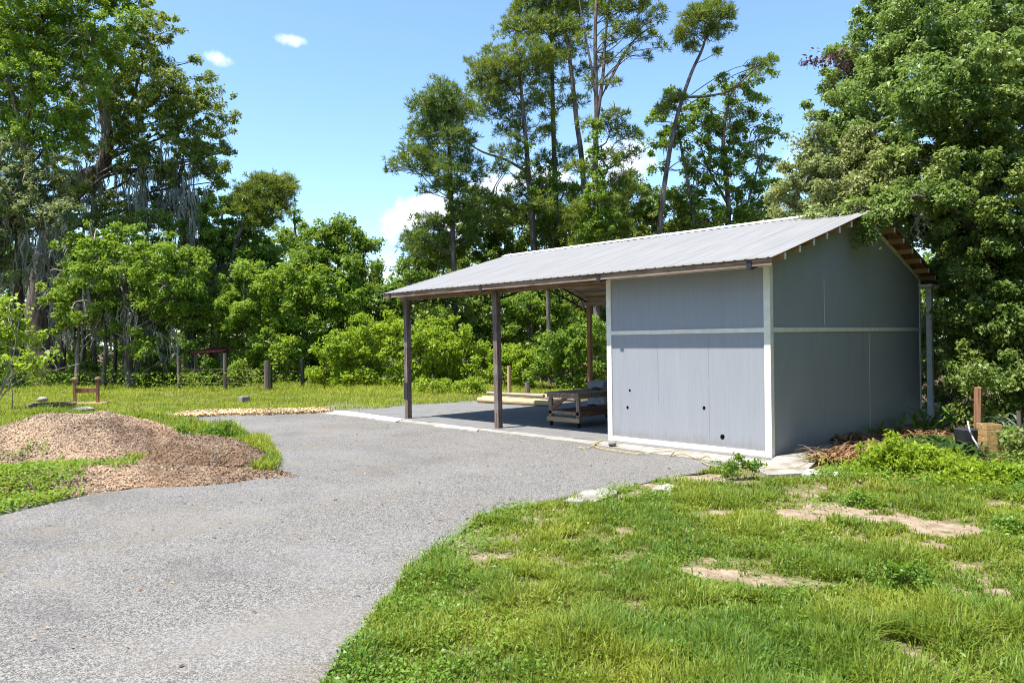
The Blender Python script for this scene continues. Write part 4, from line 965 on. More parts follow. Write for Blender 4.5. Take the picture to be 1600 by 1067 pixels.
bush('green bush under the red-roofed shelter', 40.6, [(315, 580, 16), (335, 576, 16), (350, 592, 14), (300, 592, 14), (375, 582, 15), (395, 592, 14)], 'leaf_bright', 308, .14)
bush('feathery light weed tuft at the foot of the left front carport post', 34, [(668, 606, 9), (684, 604, 9), (650, 609, 7), (700, 605, 8)], 'leaf_lime', 309, .10)
bush('feathery light weed tuft in the grass below the rounded lime bush', 33.5, [(735, 605, 10), (720, 607, 8), (752, 600, 9)], 'leaf_lime', 310, .10)
bush('dark shadowy bush at the wood edge below the drooping elm', 43, [(240, 580, 20), (270, 590, 18), (215, 592, 14), (180, 594, 14), (255, 560, 14)], 'leaf_dark', 311, .15)
bush('dark bush beside the oak trunk at the far left', 46, [(110, 590, 14), (130, 580, 14), (20, 590, 18), (-10, 575, 24), (150, 592, 12)], 'leaf_dark', 312, .15)

# ---- right-hand oak and shrubs
tree('laurel_oak', 'huge dense dark-green oak filling the right of the view above the shed', 'tree', 23, [(1585, 690), (1575, 520), (1550, 380), (1520, 250), (1500, 120)], .34, .1,
     [(1450, 50, 72, -2), (1540, 70, 80, -2.5), (1405, 110, 55, -1.5), (1352, 150, 46, -1), (1322, 95, 26), (1312, 175, 36), (1400, 215, 64, -2.5), (1495, 210, 80, -3.5), (1580, 190, 75, -3.5), (1362, 275, 52, -2), (1450, 310, 62, -3), (1550, 330, 75, -4), (1600, 440, 75, -3), (1505, 430, 52, -2), (1545, 530, 62, -2.5), (1385, 30, 40), (1420, -60, 70), (1540, -60, 90), (1650, 60, 90), (1660, 300, 90), (1360, 60, 24), (1290, 150, 14), (1430, 250, 40, -4), (1520, 130, 60, -4.5), (1330, 210, 36, -2), (1720, 120, 110, -2), (1780, 330, 120, -3), (1850, 80, 130, -4), (1950, 250, 150, -6), (1720, 520, 90, -3), (1600, 330, 60, -5.2), (1560, 420, 50, -5.4), (1500, 300, 46, -4.8), (1530, 400, 40, -4), (1440, 170, 44, -3.6), (1560, 270, 50, -5), (1545, 480, 40, -4.4), (1580, 520, 46, -5.2), (1470, 140, 50, -4), (1600, 560, 60, -2), (1480, 370, 36, -3.5), (1425, 340, 34, -3.8), (1300, 120, 14), (1345, 110, 26)],  # clumps far past the right frame edge are added to shade the gable
     'leaf_gloss', size=.095, cover=1.25, sub=.32, seed=401, spread=.7, per=5, twig=.012, extra=('withered_foliage', [(1262, 95, 7), (1280, 92, 9), (1302, 96, 13), (1322, 102, 13), (1330, 92, 10), (1252, 100, 4)], 'leaf_purple', .1),
     moss=[(1330, 395, 3, 30, -4), (1445, 345, 5, 50, -4), (1510, 190, 8, 40, -4)], moss_per=20, trunks=[([(1550, 380), (1480, 300), (1420, 220), (1360, 180)], .16, .05), ([(1520, 250), (1440, 160), (1390, 90)], .12, .04)])
tree('scrub_oak', 'pale olive-leaved oak bough leaning over the shed ridge', 'tree', 20.5, [(1420, 660), (1400, 480), (1380, 380), (1350, 300)], .2, .05,
     [(1240, 305, 26), (1268, 268, 30), (1298, 298, 30), (1226, 285, 14), (1318, 250, 32), (1284, 222, 20), (1330, 315, 26, -1), (1252, 330, 15), (1300, 325, 20, -1), (1215, 310, 10), (1262, 235, 14), (1350, 270, 30, -.5), (1275, 335, 11, -.8), (1245, 225, 7), (1212, 335, 10), (1340, 230, 26), (1360, 215, 20), (1310, 280, 28, -.8), (1345, 300, 26, -1.2), (1380, 290, 30, -1.2), (1285, 255, 24, -.5), (1375, 250, 28, -.6)],
     'leaf_sageoak', size=.09, cover=1.15, sub=.28, seed=411, spread=.5, per=5, twig=.012)
# a bough hanging in front of the gable peak belongs to the oak's neighbour
tree('hanging_oak', 'dark green oak bough drooping over the shed gable peak', 'tree', 17.2, [(1600, 660, 3.2), (1580, 480, 2.6), (1510, 345, 1.6), (1430, 308, .5), (1375, 330, 0)], .14, .03,
     [(1372, 345, 15), (1355, 358, 10), (1350, 378, 6), (1386, 332, 15), (1345, 340, 9), (1365, 370, 7), (1400, 312, 16), (1380, 316, 17), (1430, 306, 22, 1), (1470, 330, 24, 2), (1505, 365, 24, 2.6), (1302, 331, 9, .7), (1325, 328, 11, .6), (1346, 325, 13, .4), (1278, 336, 7, 1.0), (1258, 339, 6, 1.3), (1340, 336, 7, .2)],
     'leaf_gloss', size=.085, cover=1.05, sub=.24, seed=421, spread=.25, per=5, twig=.01)
bush('glossy dark shrub behind the white corner post of the shed', 22.6, [(1462, 500, 34), (1480, 560, 36), (1455, 590, 26), (1520, 610, 32, -3), (1468, 640, 20), (1530, 560, 36, -3.5), (1448, 540, 20), (1525, 650, 26, -3.5), (1480, 450, 26), (1450, 620, 18)], 'leaf_gloss', 431, .10, 1.0, .3, 'shrubs right of the shed', 'shrub', 'shrub')
bush('big dark shrub behind the brown wooden post at the right edge', 17.6, [(1560, 560, 40), (1600, 600, 46), (1540, 620, 36), (1580, 650, 36), (1625, 520, 50), (1520, 590, 26), (1620, 680, 40), (1550, 500, 36), (1600, 470, 44), (1545, 665, 20)], 'leaf_gloss', 432, .10, 1.0, .3, 'shrubs right of the shed', 'shrub', 'shrub')
bush('low dark leafy shrub at the right edge beside the tan crate', 14.4, [(1580, 705, 22), (1600, 690, 24), (1612, 730, 30), (1575, 735, 18), (1560, 745, 10), (1625, 700, 30)], 'leaf_gloss', 433, .08, 1.1, .2, 'shrubs right of the shed', 'shrub', 'shrub')

oc = np.array([8.8, 3.2, 0.]); t = thing('unseen_shade_oak', oc, 'unseen spreading oak added right of the view to shade the gable wall', 'tree')  # out-of-frame oak, added to keep sky light off the gable wall
ob = [(oc + [dx, dy, z], r) for dx, dy, z, r in ((0, 0, 7, 2.6), (2, 2.5, 6.5, 2.4), (-1.6, 3, 6.6, 2.0), (2, -2.5, 6.5, 2.2), (-1.5, -1.6, 7.5, 1.7), (0, 1, 9, 2.4), (2, 4.5, 4.5, 2.2), (1.5, -.5, 3.6, 2.0), (3, -4, 5, 2.0), (1, 7, 5.5, 2.4), (4, 1, 4, 2.4), (2, 3, 2.0, 1.8), (3, -1.5, 1.8, 1.6), (-2.4, 2, 5, 1.7), (-2.2, 4.5, 4.2, 1.8), (-1.8, 5.5, 7, 2.2), (-.5, 6.5, 3.0, 2.0), (-1.5, 0, 4.4, 1.5), (.5, 8, 7, 2.2))]
V, T, subs = foliage(ob, .22, 1.7, .6, 451); w = Wood(); tr = np.array([oc + [0, 0, -.1], oc + [.1, 0, 2.], oc + [0, .1, 4.], oc + [0, 0, 7.]]); limbs(w, tr, np.array([.4, .33, .3, .2]), ob, subs, 452, .02); w.tube(tr, [.45, .34, .3, .2], 10)
w.build('trunk', M['bark'], t); quad_mesh('crown', V, quads(len(V) // 4), M['leaf_mid'], t, T)

# ---- sapling at the left edge
sp0 = G(-12, 645)
t = thing('sapling', sp0, 'young bright yellow-green sapling with bare pale stems at the left edge', 'sapling')
sd = depth_of(sp0); sb = pxblobs([(28, 500, 18), (12, 530, 22), (58, 528, 14), (40, 562, 18), (74, 556, 10), (0, 490, 16), (88, 552, 5), (20, 580, 10), (55, 580, 10), (-25, 520, 26), (40, 482, 6), (85, 545, 4), (12, 470, 8)], sd, 7, .4)
V, T, subs = foliage(sb, .17, 1.0, .26, 77, .5, flat=.35); T = .5 + .5 * T
w = Wood()
for pp, ra in (([(-12, 645), (5, 600), (20, 560), (30, 500)], .04), ([(-12, 645), (10, 610), (40, 590), (90, 577), (125, 568)], .028), ([(0, 615), (30, 560), (22, 520), (12, 480)], .025), ([(20, 640), (18, 600), (8, 560)], .02), ([(90, 577), (70, 545), (60, 530)], .015), ([(60, 585), (45, 560)], .015), ([(10, 612), (25, 578), (42, 560)], .02)):
    pq = smooth_path([AT(a_, b_, sd) for a_, b_ in pp], 4); pq[0][2] = max(pq[0][2], -.02); w.tube(pq, np.linspace(ra, ra * .4, len(pq)), 6)
limbs(w, smooth_path([AT(a_, b_, sd) for a_, b_ in [(-12, 645), (5, 600), (20, 560), (30, 500)]], 4), np.full(13, .03), sb, subs, 8, .008, 4)
w.build('stems', M['bark_pale'], t); quad_mesh('leaves', V, quads(len(V) // 4), M['leaf_lime'], t, T)

# ---- far wood: one mass closing the view between and beyond the trees, plus an unseen sky-blocking ring
blobs = []
R_ = np.random.default_rng(901)
for px in np.arange(-260, 1900, 34):
    for k in range(2):
        d = 62 + 9 * k + R_.uniform(-3, 3); top = {0: 455, 1: 430}[k] + R_.uniform(-25, 25) - (25 if px < 420 or px > 1180 else 0) + (35 if 560 < px < 660 else 0)
        for py in np.arange(top, 600, 42): blobs.append((AT(px + R_.uniform(-14, 14), py, d + R_.uniform(-1.5, 1.5)), 29 * d / FPX))
for a in np.arange(math.radians(-138), math.radians(26), .10):  # unseen ring behind the camera, added to cut sky fill on the walls
    for z in (1.5, 5., 8.5, 12., 15.):
        rr = 27 + R_.uniform(-2, 2); blobs.append((np.array([3 + rr * math.cos(a), -9 + rr * math.sin(a), z + R_.uniform(-.8, .8)]), 2.3))
V, T, _ = foliage(blobs, .36, .55, .8, 903)
tag(quad_mesh('far_wood_and_sky_screen', V, quads(len(V) // 4), M['leaf_dark'], None, T), kind='stuff')
# tree stems inside the wood on the left
for k, (px, py0, d, r, lean) in enumerate([(95, 600, 47, .2, 4), (150, 603, 46, .13, -3), (178, 604, 44, .12, 3), (232, 603, 45, .14, -4), (262, 604, 46, .12, 2), (128, 601, 50, .16, 3), (45, 600, 52, .2, -3), (300, 603, 49, .12, 4)]):
    w = Wood(); p0 = AT(px, py0, d); p0[2] = -.1; pts = smooth_path([p0, AT(px + lean, 520, d), AT(px - lean, 430, d), AT(px + lean * 2, 330, d)], 4)
    lab = ['thick', 'slim leaning', 'thin straight', 'slim crooked', 'thin dark', 'mid-sized', 'stout leftmost', 'thin rightmost'][k]
    where = ['right of the live oak base', 'behind the wooden frame', 'left of the black barrel', 'right of the black barrel', 'left of the first fence post', 'between the live oak and the wooden frame', 'left of the live oak base', 'just right of the first fence post'][k]
    t = thing('wood_edge_tree', (p0[0], p0[1], 0), f'{lab} shaded trunk under moss, {where}', 'tree', 'shaded trunks inside the wood edge')
    bl = pxblobs([(px + lean * 2, 345, 18), (px - 10, 385, 16), (px + 14, 410, 16)], d, 500 + k, .6)
    V, T, subs = foliage(bl, .17, .8, .45, 510 + k); limbs(w, pts, np.linspace(r, r * .4, len(pts)), bl, subs, 520 + k, .015)
    w.tube(pts, np.linspace(r, r * .45, len(pts)), 8); w.build('trunk', M['bark'], t)
    quad_mesh('crown', V, quads(len(V) // 4), M['leaf_dark'], t, T)
    cl = [(AT(px + R_.uniform(-14, 14), R_.uniform(440, 520), d - .6), 7 * d / FPX, R_.uniform(40, 80) * d / FPX) for _ in range(4)]
    V, T = moss_strands(cl, 530 + k, 40); quad_mesh('spanish_moss', V, quads(len(V) // 4), M['moss'], t, T)

# ------------------------------------------------------------------ mulch heap
hx = np.linspace(-19.5, -4.2, 190); hy = np.linspace(-15.5, -3.6, 150)
HX, HY = np.meshgrid(hx, hy, indexing='ij'); HZ = mound(HX, HY)
ii = np.arange(HX.size).reshape(HX.shape); ok = HZ > .004
fm = ok[:-1, :-1] | ok[1:, :-1] | ok[1:, 1:] | ok[:-1, 1:]
F = np.stack([ii[:-1, :-1], ii[1:, :-1], ii[1:, 1:], ii[:-1, 1:]], -1)[fm]
zz = np.where(ok, HZ + .0, -.05)
heap = quad_mesh('mulch_pile', np.stack([HX, HY, zz], -1).reshape(-1, 3), F, M['mulch'], None, smooth=True, loc=(MC1[0], MC1[1], 0))
tag(heap, 'long low heap of brown wood-chip mulch beside the driveway', 'mulch pile')
R_ = np.random.default_rng(77); n = 420000
px_ = R_.uniform(-19, -4.2, n); py_ = R_.uniform(-15.4, -3.6, n); hz = mound(px_, py_)
spill = (fnoise(px_, py_, 1.5) > .62) & (mound(px_ * .96 + MC1[0] * .04, py_ * .96 + MC1[1] * .04) > .02)
k = (hz > .015) | (spill & (R_.random(n) < .25)); px_, py_, hz = px_[k], py_[k], hz[k]; n = len(px_)
e = .05; gxn = (mound(px_ + e, py_) - mound(px_ - e, py_)) / (2 * e); gyn = (mound(px_, py_ + e) - mound(px_, py_ - e)) / (2 * e)
nn = unit(np.stack([-gxn, -gyn, np.ones(n)], 1) + R_.normal(size=(n, 3)) * .38); t0 = R_.normal(size=(n, 3)); tt = unit(t0 - nn * np.sum(nn * t0, 1, keepdims=True))
s = R_.uniform(.014, .062, n); P = np.stack([px_, py_, np.maximum(hz, .014) + R_.uniform(0, .03, n)], 1)
b_ = np.cross(nn, tt); wv = (s * R_.uniform(.18, .45, n))[:, None]; sv = s[:, None]
V = np.stack([P - tt * sv * .5 - b_ * wv * .5, P - tt * sv * .45 + b_ * wv * .5, P + tt * sv * .5 + b_ * wv * .4, P + tt * sv * .45 - b_ * wv * .5], 1).reshape(-1, 3)
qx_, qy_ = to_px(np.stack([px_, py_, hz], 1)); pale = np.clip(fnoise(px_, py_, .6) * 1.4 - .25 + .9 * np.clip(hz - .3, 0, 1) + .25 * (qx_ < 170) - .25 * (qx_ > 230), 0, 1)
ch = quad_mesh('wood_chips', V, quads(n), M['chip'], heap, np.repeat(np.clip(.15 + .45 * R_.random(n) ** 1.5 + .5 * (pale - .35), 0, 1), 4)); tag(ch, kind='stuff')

# ------------------------------------------------------------------ grass and ground cover
def blades(P, h, w, seed, lean=.55, mat='grass', name='lawn_grass', tint=None, kind='stuff', parent=None):
    R_ = np.random.default_rng(seed); n = len(P)
    a = R_.uniform(0, 2 * PI, n); s = np.stack([np.cos(a), np.sin(a), 0 * a], 1); f = np.stack([-np.sin(a), np.cos(a), 0 * a], 1)
    ln = (R_.random(n) ** 1.3 * lean + .1)[:, None]; h = np.asarray(h)[:, None]; w = np.asarray(w)[:, None]
    rows = []
    for q, ww in ((0, .8), (.55, 1.), (1., .12)):
        c = P + f * h * ln * q ** 1.7 + np.array([0, 0, 1]) * h * (q - .30 * ln * q * q)
        rows.append((c - s * w * ww * .5, c + s * w * ww * .5))
    V = np.concatenate([np.stack([rows[k][0], rows[k][1], rows[k + 1][1], rows[k + 1][0]], 1) for k in (0, 1)], 1).reshape(-1, 3)
    if tint is None: tint = R_.random(n)
    o = quad_mesh(name, V, np.arange(n * 8).reshape(-1, 4), M[mat], parent, np.repeat(np.clip(tint, 0, 1), 8))
    if kind: tag(o, kind=kind)
    return o
def zground(x, y): return .03 * (fnoise(x, y, .35) - .5) + .05 * (fnoise(x, y, 1.3) - .5)

LAWN = np.array([G(*p)[:2] for p in ASPH_RIGHT[::-1]] + [G(*p)[:2] for p in [(1112, 737), (1150, 742), (1190, 750), (1320, 750), (1400, 738), (1480, 742), (1640, 742)]] + [np.array([7.5, 1.5]), np.array([13., 1.5]), np.array([13., -15.]), np.array([4.5, -15.])])
R_ = np.random.default_rng(55)
def scatter(poly, n, acc):
    lo = poly.min(0); hi = poly.max(0); x = R_.uniform(lo[0], hi[0], n); y = R_.uniform(lo[1], hi[1], n); k = inside(poly, x, y)
    x, y = x[k], y[k]; k = acc(x, y) > R_.random(len(x)); return x[k], y[k]
def lawn_acc(x, y):
    d = np.maximum(depth_of(np.stack([x, y, 0 * x], 1)), 4.5); pxx, pyy = to_px(np.stack([x, y, 0 * x], 1))
    b = bareness(x, y) + (fnoise(x, y, 3.1) - .5) * 1.1 + (fnoise(x + 11, y, 7.) - .5) * .5 + np.clip((d - 7) / 12, 0, .12)
    return np.clip((6.2 / d) ** 1.25, .1, 1) * np.clip(.95 - 1.9 * np.clip(b - .12, 0, 1), .012, 1) * np.clip(fnoise(x, y + 17, 6.) * 3.2 - .75, .12, 1) * ((pxx > -60) & (pxx < 2250) & (pyy < 1250))
x, y = scatter(LAWN, 2100000, lawn_acc); d = depth_of(np.stack([x, y, 0 * x], 1))
pn = fnoise(x, y, .55); pm = fnoise(x + 40, y, 1.9)
h = (.04 + .11 * np.clip(pm * 1.8 - .55, 0, 1) + .06 * np.clip((8.2 - d) / 2, 0, 1) * np.clip(pn * 2 - .6, 0, 1) + .03 * np.clip(pn * 2 - .8, 0, 1)) * R_.uniform(.4, 1.6, len(x)) * np.clip(1.15 - bareness(x, y), .4, 1)
w = (.0062 + .0007 * d) * R_.uniform(.55, 1.4, len(x))
tint = .62 * R_.random(len(x)) ** 1.3 + .9 * np.clip(fnoise(x + 9, y + 4, 1.6) - .32, 0, 1) - .12
print('lawn blades', len(x))
blades(np.stack([x, y, zground(x, y) - .005], 1), h, w, 56, 1.25, 'grass', tint=tint)
k = R_.random(len(x)) < .04 + .5 * np.clip(fnoise(x + 21, y + 2, 1.0) - .5, 0, 1)
blades(np.stack([x, y, zground(x, y) - .005], 1)[k], h[k] * .8, w[k] * .8, 57, 1.4, 'dry', 'dry_grass')

def ground_leaves(x, y, zlo, zhi, size, seed, mat, name, wid=.6, parent=None, tilt=.5):
    R_ = np.random.default_rng(seed); n = len(x); z = zground(x, y) + R_.uniform(zlo, zhi, n)
    nn = unit(np.array([0, 0, 1.]) + tilt * R_.normal(size=(n, 3))); t0 = R_.normal(size=(n, 3)); tt = unit(t0 - nn * np.sum(nn * t0, 1, keepdims=True)); s = size * R_.uniform(.6, 1.35, n)
    V = leaf_quads(np.stack([x, y, z], 1), nn, tt, s, s * wid); T = np.clip(.4 * R_.random(n) + .6 * fnoise(x, y, 2.2), 0, 1)
    o = quad_mesh(name, V, quads(n), M[mat], parent, np.repeat(T, 4)); return tag(o, kind='stuff') if parent is None else o
def weed_acc(x, y):
    q = np.stack([x, y, 0 * x], 1); d = depth_of(q); qx, qy = to_px(q); e_ = np.interp(qy, [780, 855, 922, 1000, 1085], [775, 690, 622, 556, 500])
    near = np.clip(1 - (qx - e_) / (190 * 6.5 / np.maximum(d, 3)), 0, 1)
    return np.clip((near * 1.15 + (fnoise(x, y, 2.0) - .5) * 2.2 - .28) * 1.6, 0, 1)
x, y = scatter(LAWN, 420000, weed_acc)
ground_leaves(x, y, .01, .14, .036, 58, 'weed', 'broadleaf_weeds', .5)
x, y = scatter(LAWN, 260000, lambda x, y: np.clip(fnoise(x + 31, y + 7, 1.2) * 3 - 1.05 + (fnoise(x, y + 3, 5.) - .5), 0, 1) * lawn_acc(x, y)); ground_leaves(x, y, .01, .11, .036, 59, 'weed', 'clover_cover')

BED = np.array([G(*p)[:2] for p in [(1262, 752), (1300, 735), (1420, 690), (1620, 690), (1900, 700), (1900, 800), (1480, 775), (1380, 760)]])
x, y = scatter(BED, 90000, lambda x, y: np.clip(fnoise(x, y, 1.6) * 3 - .95, .06, 1)); ground_leaves(x, y, .01, .16, .05, 66, 'weed', 'bed_ground_cover', .5, None, .7)
x, y = scatter(BED, 16000, lambda x, y: .5 + 0 * x); ground_leaves(x, y, .0, .05, .09, 67, 'fern_dead', 'bed_leaf_litter', .4, None, .4)

# left bank and far meadow
BANK = np.array([G(*p)[:2] for p in [(-260, 830), (0, 799), (90, 783), (200, 760), (432, 735), (440, 718), (428, 700), (400, 684), (335, 668), (270, 657), (262, 655), (285, 647), (-260, 650)]])
def bank_acc(x, y):
    m = mound(x, y); qx, qy = to_px(np.stack([x, y, 0 * x], 1)); m = np.where((qx > -300) & (qx < 395) & (qy > 718), 1, m); return np.clip(1.1 - bareness(x, y) * .9, .1, 1) * np.where(m > .05, 0, 1)
x, y = scatter(BANK, 330000, bank_acc); d = depth_of(np.stack([x, y, 0 * x], 1)); pm = fnoise(x, y, .7)
blades(np.stack([x, y, zground(x, y)], 1), (.09 + .26 * np.clip(pm * 1.8 - .5, 0, 1)) * R_.uniform(.4, 1.4, len(x)), (.010 + .0007 * d) * R_.uniform(.6, 1.3, len(x)), 60, 1.1, 'grass', 'bank_grass', tint=.5 * R_.random(len(x)) + .8 * fnoise(x + 3, y, 1.2) - .1)
FAR = np.array([G(*p)[:2] for p in [(-330, 660), (250, 651), (290, 645), (505, 641), (560, 644), (640, 634), (740, 629), (930, 627), (1010, 622), (1010, 604), (600, 600), (300, 607), (-330, 607)]])
x, y = scatter(FAR, 420000, lambda x, y: np.clip(1.05 - bareness(x, y) * .95, .08, 1) * np.clip(fnoise(x, y, 1.3) * 3 - .7, .15, 1)); d = depth_of(np.stack([x, y, 0 * x], 1)); pm = fnoise(x, y, .35)
edge = np.clip((d - 33) / 6, 0, 1)
blades(np.stack([x, y, zground(x, y)], 1), (.09 + .16 * np.clip(pm * 1.8 - .5, 0, 1) + .22 * edge * pm) * R_.uniform(.5, 1.3, len(x)), (.02 + .012 * edge) * R_.uniform(.6, 1.3, len(x)), 61, 1.0, 'grass_far', 'meadow_grass', tint=.45 * R_.random(len(x)) + .9 * fnoise(x + 3, y, .5) - .15)
# shaded herbage under the fence line
SH = np.array([G(*p)[:2] for p in [(-300, 612), (300, 612), (640, 606), (640, 596), (300, 596), (-300, 594)]])
x, y = scatter(SH, 150000, lambda x, y: .1 + np.clip(fnoise(x, y, .5) * 2 - .6, 0, 1)); ground_leaves(x, y, .02, .95, .13, 62, 'leaf_bright', 'shaded_herbage', .55, None, .8)
# creeping weeds on the near end of the mulch heap
WH = np.array([G(*p)[:2] for p in [(-90, 835), (0, 806), (60, 792), (120, 778), (230, 758), (200, 738), (120, 728), (60, 718), (0, 728), (-80, 740)]])
x, y = scatter(WH, 26000, lambda x, y: np.clip(fnoise(x, y, 1.4) * 3.5 - 2.0 + 1.6 * np.clip(1 - (to_px(np.stack([x, y, 0 * x], 1))[0] - 20) / 170, -.6, 1) * np.clip((to_px(np.stack([x, y, 0 * x], 1))[1] - 715) / 55, 0, 1), 0, 1))
z0 = mound(x, y); R2 = np.random.default_rng(63); n = len(x)
nn = unit(np.array([0, 0, 1.]) + .55 * R2.normal(size=(n, 3))); t0 = R2.normal(size=(n, 3)); tt = unit(t0 - nn * np.sum(nn * t0, 1, keepdims=True)); s = .06 * R2.uniform(.6, 1.3, n)
V = leaf_quads(np.stack([x, y, z0 + R2.uniform(.02, .16, n)], 1), nn, tt, s, s * .7)
tag(quad_mesh('creeping_weeds', V, quads(n), M['leaf_bright'], None, np.repeat(R2.random(n), 4)), kind='stuff')

# litter of twigs and leaves on the driveway
x, y = scatter(np.array(ASPH), 5200, lambda x, y: np.clip(fnoise(x, y, .5) * 2 - .45, .05, 1) * (to_px(np.stack([x, y, 0 * x], 1))[0] > -50) * (depth_of(np.stack([x, y, 0 * x], 1)) > 4.5)); n = len(x); R2 = np.random.default_rng(64)
nn = unit(np.array([0, 0, 1.]) + .15 * R2.normal(size=(n, 3))); t0 = np.stack([R2.normal(size=n), R2.normal(size=n), 0 * x], 1); tt = unit(t0 - nn * np.sum(nn * t0, 1, keepdims=True)); s = R2.uniform(.02, .07, n) + .03 * (R2.random(n) < .08)
V = leaf_quads(np.stack([x, y, np.full(n, .024)], 1), nn, tt, s, s * R2.uniform(.15, .5, n))
tag(quad_mesh('fallen_litter', V, quads(n), M['chip'], None, np.repeat(.5 * R2.random(n) ** 2, 4)), kind='stuff')
# gravel stones
x, y = scatter(GRV, 26000, lambda x, y: 1 + 0 * x); n = len(x); R2 = np.random.default_rng(65)
nn = unit(np.array([0, 0, 1.]) + .6 * R2.normal(size=(n, 3))); t0 = R2.normal(size=(n, 3)); tt = unit(t0 - nn * np.sum(nn * t0, 1, keepdims=True)); s = R2.uniform(.04, .11, n)
V = leaf_quads(np.stack([x, y, .055 + R2.uniform(0, .06, n)], 1), nn, tt, s, s * .8)
m_ = leaf_mat('gravel_stone', (.36, .25, .13), (.8, .66, .42), (.5, .4, .2), .02, .85, .15); M['stone'] = m_
tag(quad_mesh('gravel_stones', V, quads(n), m_, None, np.repeat(R2.random(n), 4)), kind='stuff')

# ---- plants beside the shed
def arc_leaves(c, n, length, width, mat, name, parent, seed, rise=.9, droop=1.0, spread=.12, seg=5, upw=.5):
    R2 = np.random.default_rng(seed); a = R2.uniform(0, 2 * PI, n); f = np.stack([np.cos(a), np.sin(a), 0 * a], 1); s = np.stack([-np.sin(a), np.cos(a), 0 * a], 1)
    ln = length * R2.uniform(.55, 1.2, n); w = width * R2.uniform(.7, 1.2, n); u = R2.uniform(upw, 1., n); p0 = np.asarray(c) + np.stack([R2.normal(size=n) * spread, R2.normal(size=n) * spread, 0 * a], 1)
    rows = []
    for k in range(seg + 1):
        q = k / seg; out = ln * q * (1 - .35 * u * (1 - q)); up = ln * rise * u * (q - droop * q * q * .8)
        ww = w * (.35, .85, 1., .85, .55, .06)[min(5, int(round(q * 5)))]
        pos = p0 + f * (out * .85)[:, None] + np.array([0, 0, 1]) * up[:, None]; pos[:, 2] = np.maximum(pos[:, 2], .015)
        rows.append((pos - s * ww[:, None] * .5 + [0, 0, 0], pos + s * ww[:, None] * .5))
    V = np.concatenate([np.stack([rows[k][0], rows[k][1], rows[k + 1][1], rows[k + 1][0]], 1) for k in range(seg)], 1).reshape(-1, 3)
    return quad_mesh(name, V, np.arange(len(V)).reshape(-1, 4), M[mat], parent, np.repeat(R2.random(n), 4 * seg))
def plant(name, label, cat, c, specs, group=None):
    t = thing(name, (c[0], c[1], 0), label, cat, group)
    for k, (n, ln, w, mat, nm, kw) in enumerate(specs): arc_leaves((c[0], c[1], .02), n, ln, w, mat, nm, t, int(abs(c[0] * 917 + c[1] * 331)) + k, **kw)
    return t
FG = 'withered ferns beside the gable wall'
plant('dead_fern', 'large rusty-brown withered fern in the middle of the bed by the gable wall', 'fern', G(1352, 716), [(170, .75, .05, 'fern_dead', 'fronds', dict(spread=.28, rise=1.0)), (60, .5, .04, 'leaf_olive', 'green_fronds', dict(spread=.3))], FG)
plant('dead_fern', 'withered reddish fern nearest the concrete pad, with yellow-green tips', 'fern', G(1308, 724), [(130, .6, .045, 'fern_dead', 'fronds', dict(spread=.2, rise=1.2, droop=.9)), (90, .6, .04, 'leaf_olive', 'green_fronds', dict(spread=.2))], FG)
plant('dead_fern', 'brown withered fern close against the gable wall, partly green', 'fern', G(1330, 692), [(150, .7, .055, 'fern_dead', 'fronds', dict(spread=.3)), (12, .6, .05, 'weed', 'green_fronds', dict(spread=.3))], FG)
plant('dead_fern', 'tan withered fern lying before the dark strap-leaf plant', 'fern', G(1405, 705), [(120, .7, .05, 'fern_dead', 'fronds', dict(spread=.35, rise=.8))], FG)
plant('dead_fern', 'farthest withered fern along the gable wall, under its back corner', 'fern', G(1415, 680), [(120, .65, .05, 'fern_dead', 'fronds', dict(spread=.4)), (16, .7, .06, 'weed', 'green_fronds', dict(spread=.5))], FG)
SG = 'strap-leaved plants in the bed by the shed'
plant('strap_leaf_plant', 'big dark arching strap-leaved plant in the bed by the shed', 'plant', G(1472, 706), [(60, 1.0, .09, 'strap', 'leaves', dict(spread=.15, rise=1.0))], SG)
plant('strap_leaf_plant', 'dark strap-leaved plant just left of the dark plant pot', 'plant', G(1500, 720), [(64, 1.0, .08, 'strap', 'leaves', dict(spread=.12, rise=1.0))], SG)
plant('strap_leaf_plant', 'bright upright strap-leaved plant at the foot of the white corner post', 'plant', G(1455, 672), [(36, .9, .07, 'weed', 'leaves', dict(spread=.3, rise=1.3, droop=.6))], SG)
plant('strap_leaf_plant', 'single green sword-leaved plant against the middle of the gable wall', 'plant', G(1382, 684), [(10, .6, .07, 'weed', 'leaves', dict(spread=.12, rise=1.3, droop=.6))], SG)
plant('palm', 'blue-green palm with drooping fronds at the right edge', 'palm', AT(1608, 700, 15.2) * [1, 1, 0], [(26, 1.25, .05, 'palm', 'fronds', dict(spread=.05, rise=1.7, droop=.85, upw=.6)), (60, 1.0, .035, 'palm', 'leaflets', dict(spread=.2, rise=1.7, droop=.95))])
WG = 'lime weed clumps below the fern bed'
def weeds(label, bl, dep, seed, mat='leaf_lime', size=.055):
    blb = [(np.array([p[0], p[1], max(p[2] + .06, .08)]), r) for p, r in pxblobs(bl, dep, seed, .15, 1.15)]; c = np.mean([b_[0] for b_ in blb], 0)
    t = thing('weed_clump', (c[0], c[1], 0), label, 'weeds', WG); V, T, subs = foliage(blb, size, 1.0, .12, seed, .2, wid=.42, flat=.7); V[:, 2] = np.abs(V[:, 2])
    quad_mesh('leaves', V, quads(len(V) // 4), M[mat], t, T)
    w = Wood()
    for cs in subs:
        for k in range(0, len(cs), 3): w.tube(np.array([[cs[k][0] * .7 + c[0] * .3, cs[k][1] * .7 + c[1] * .3, 0], cs[k]]), [.006, .003], 4)
    w.build('stems', M['leaf_mid'], t)
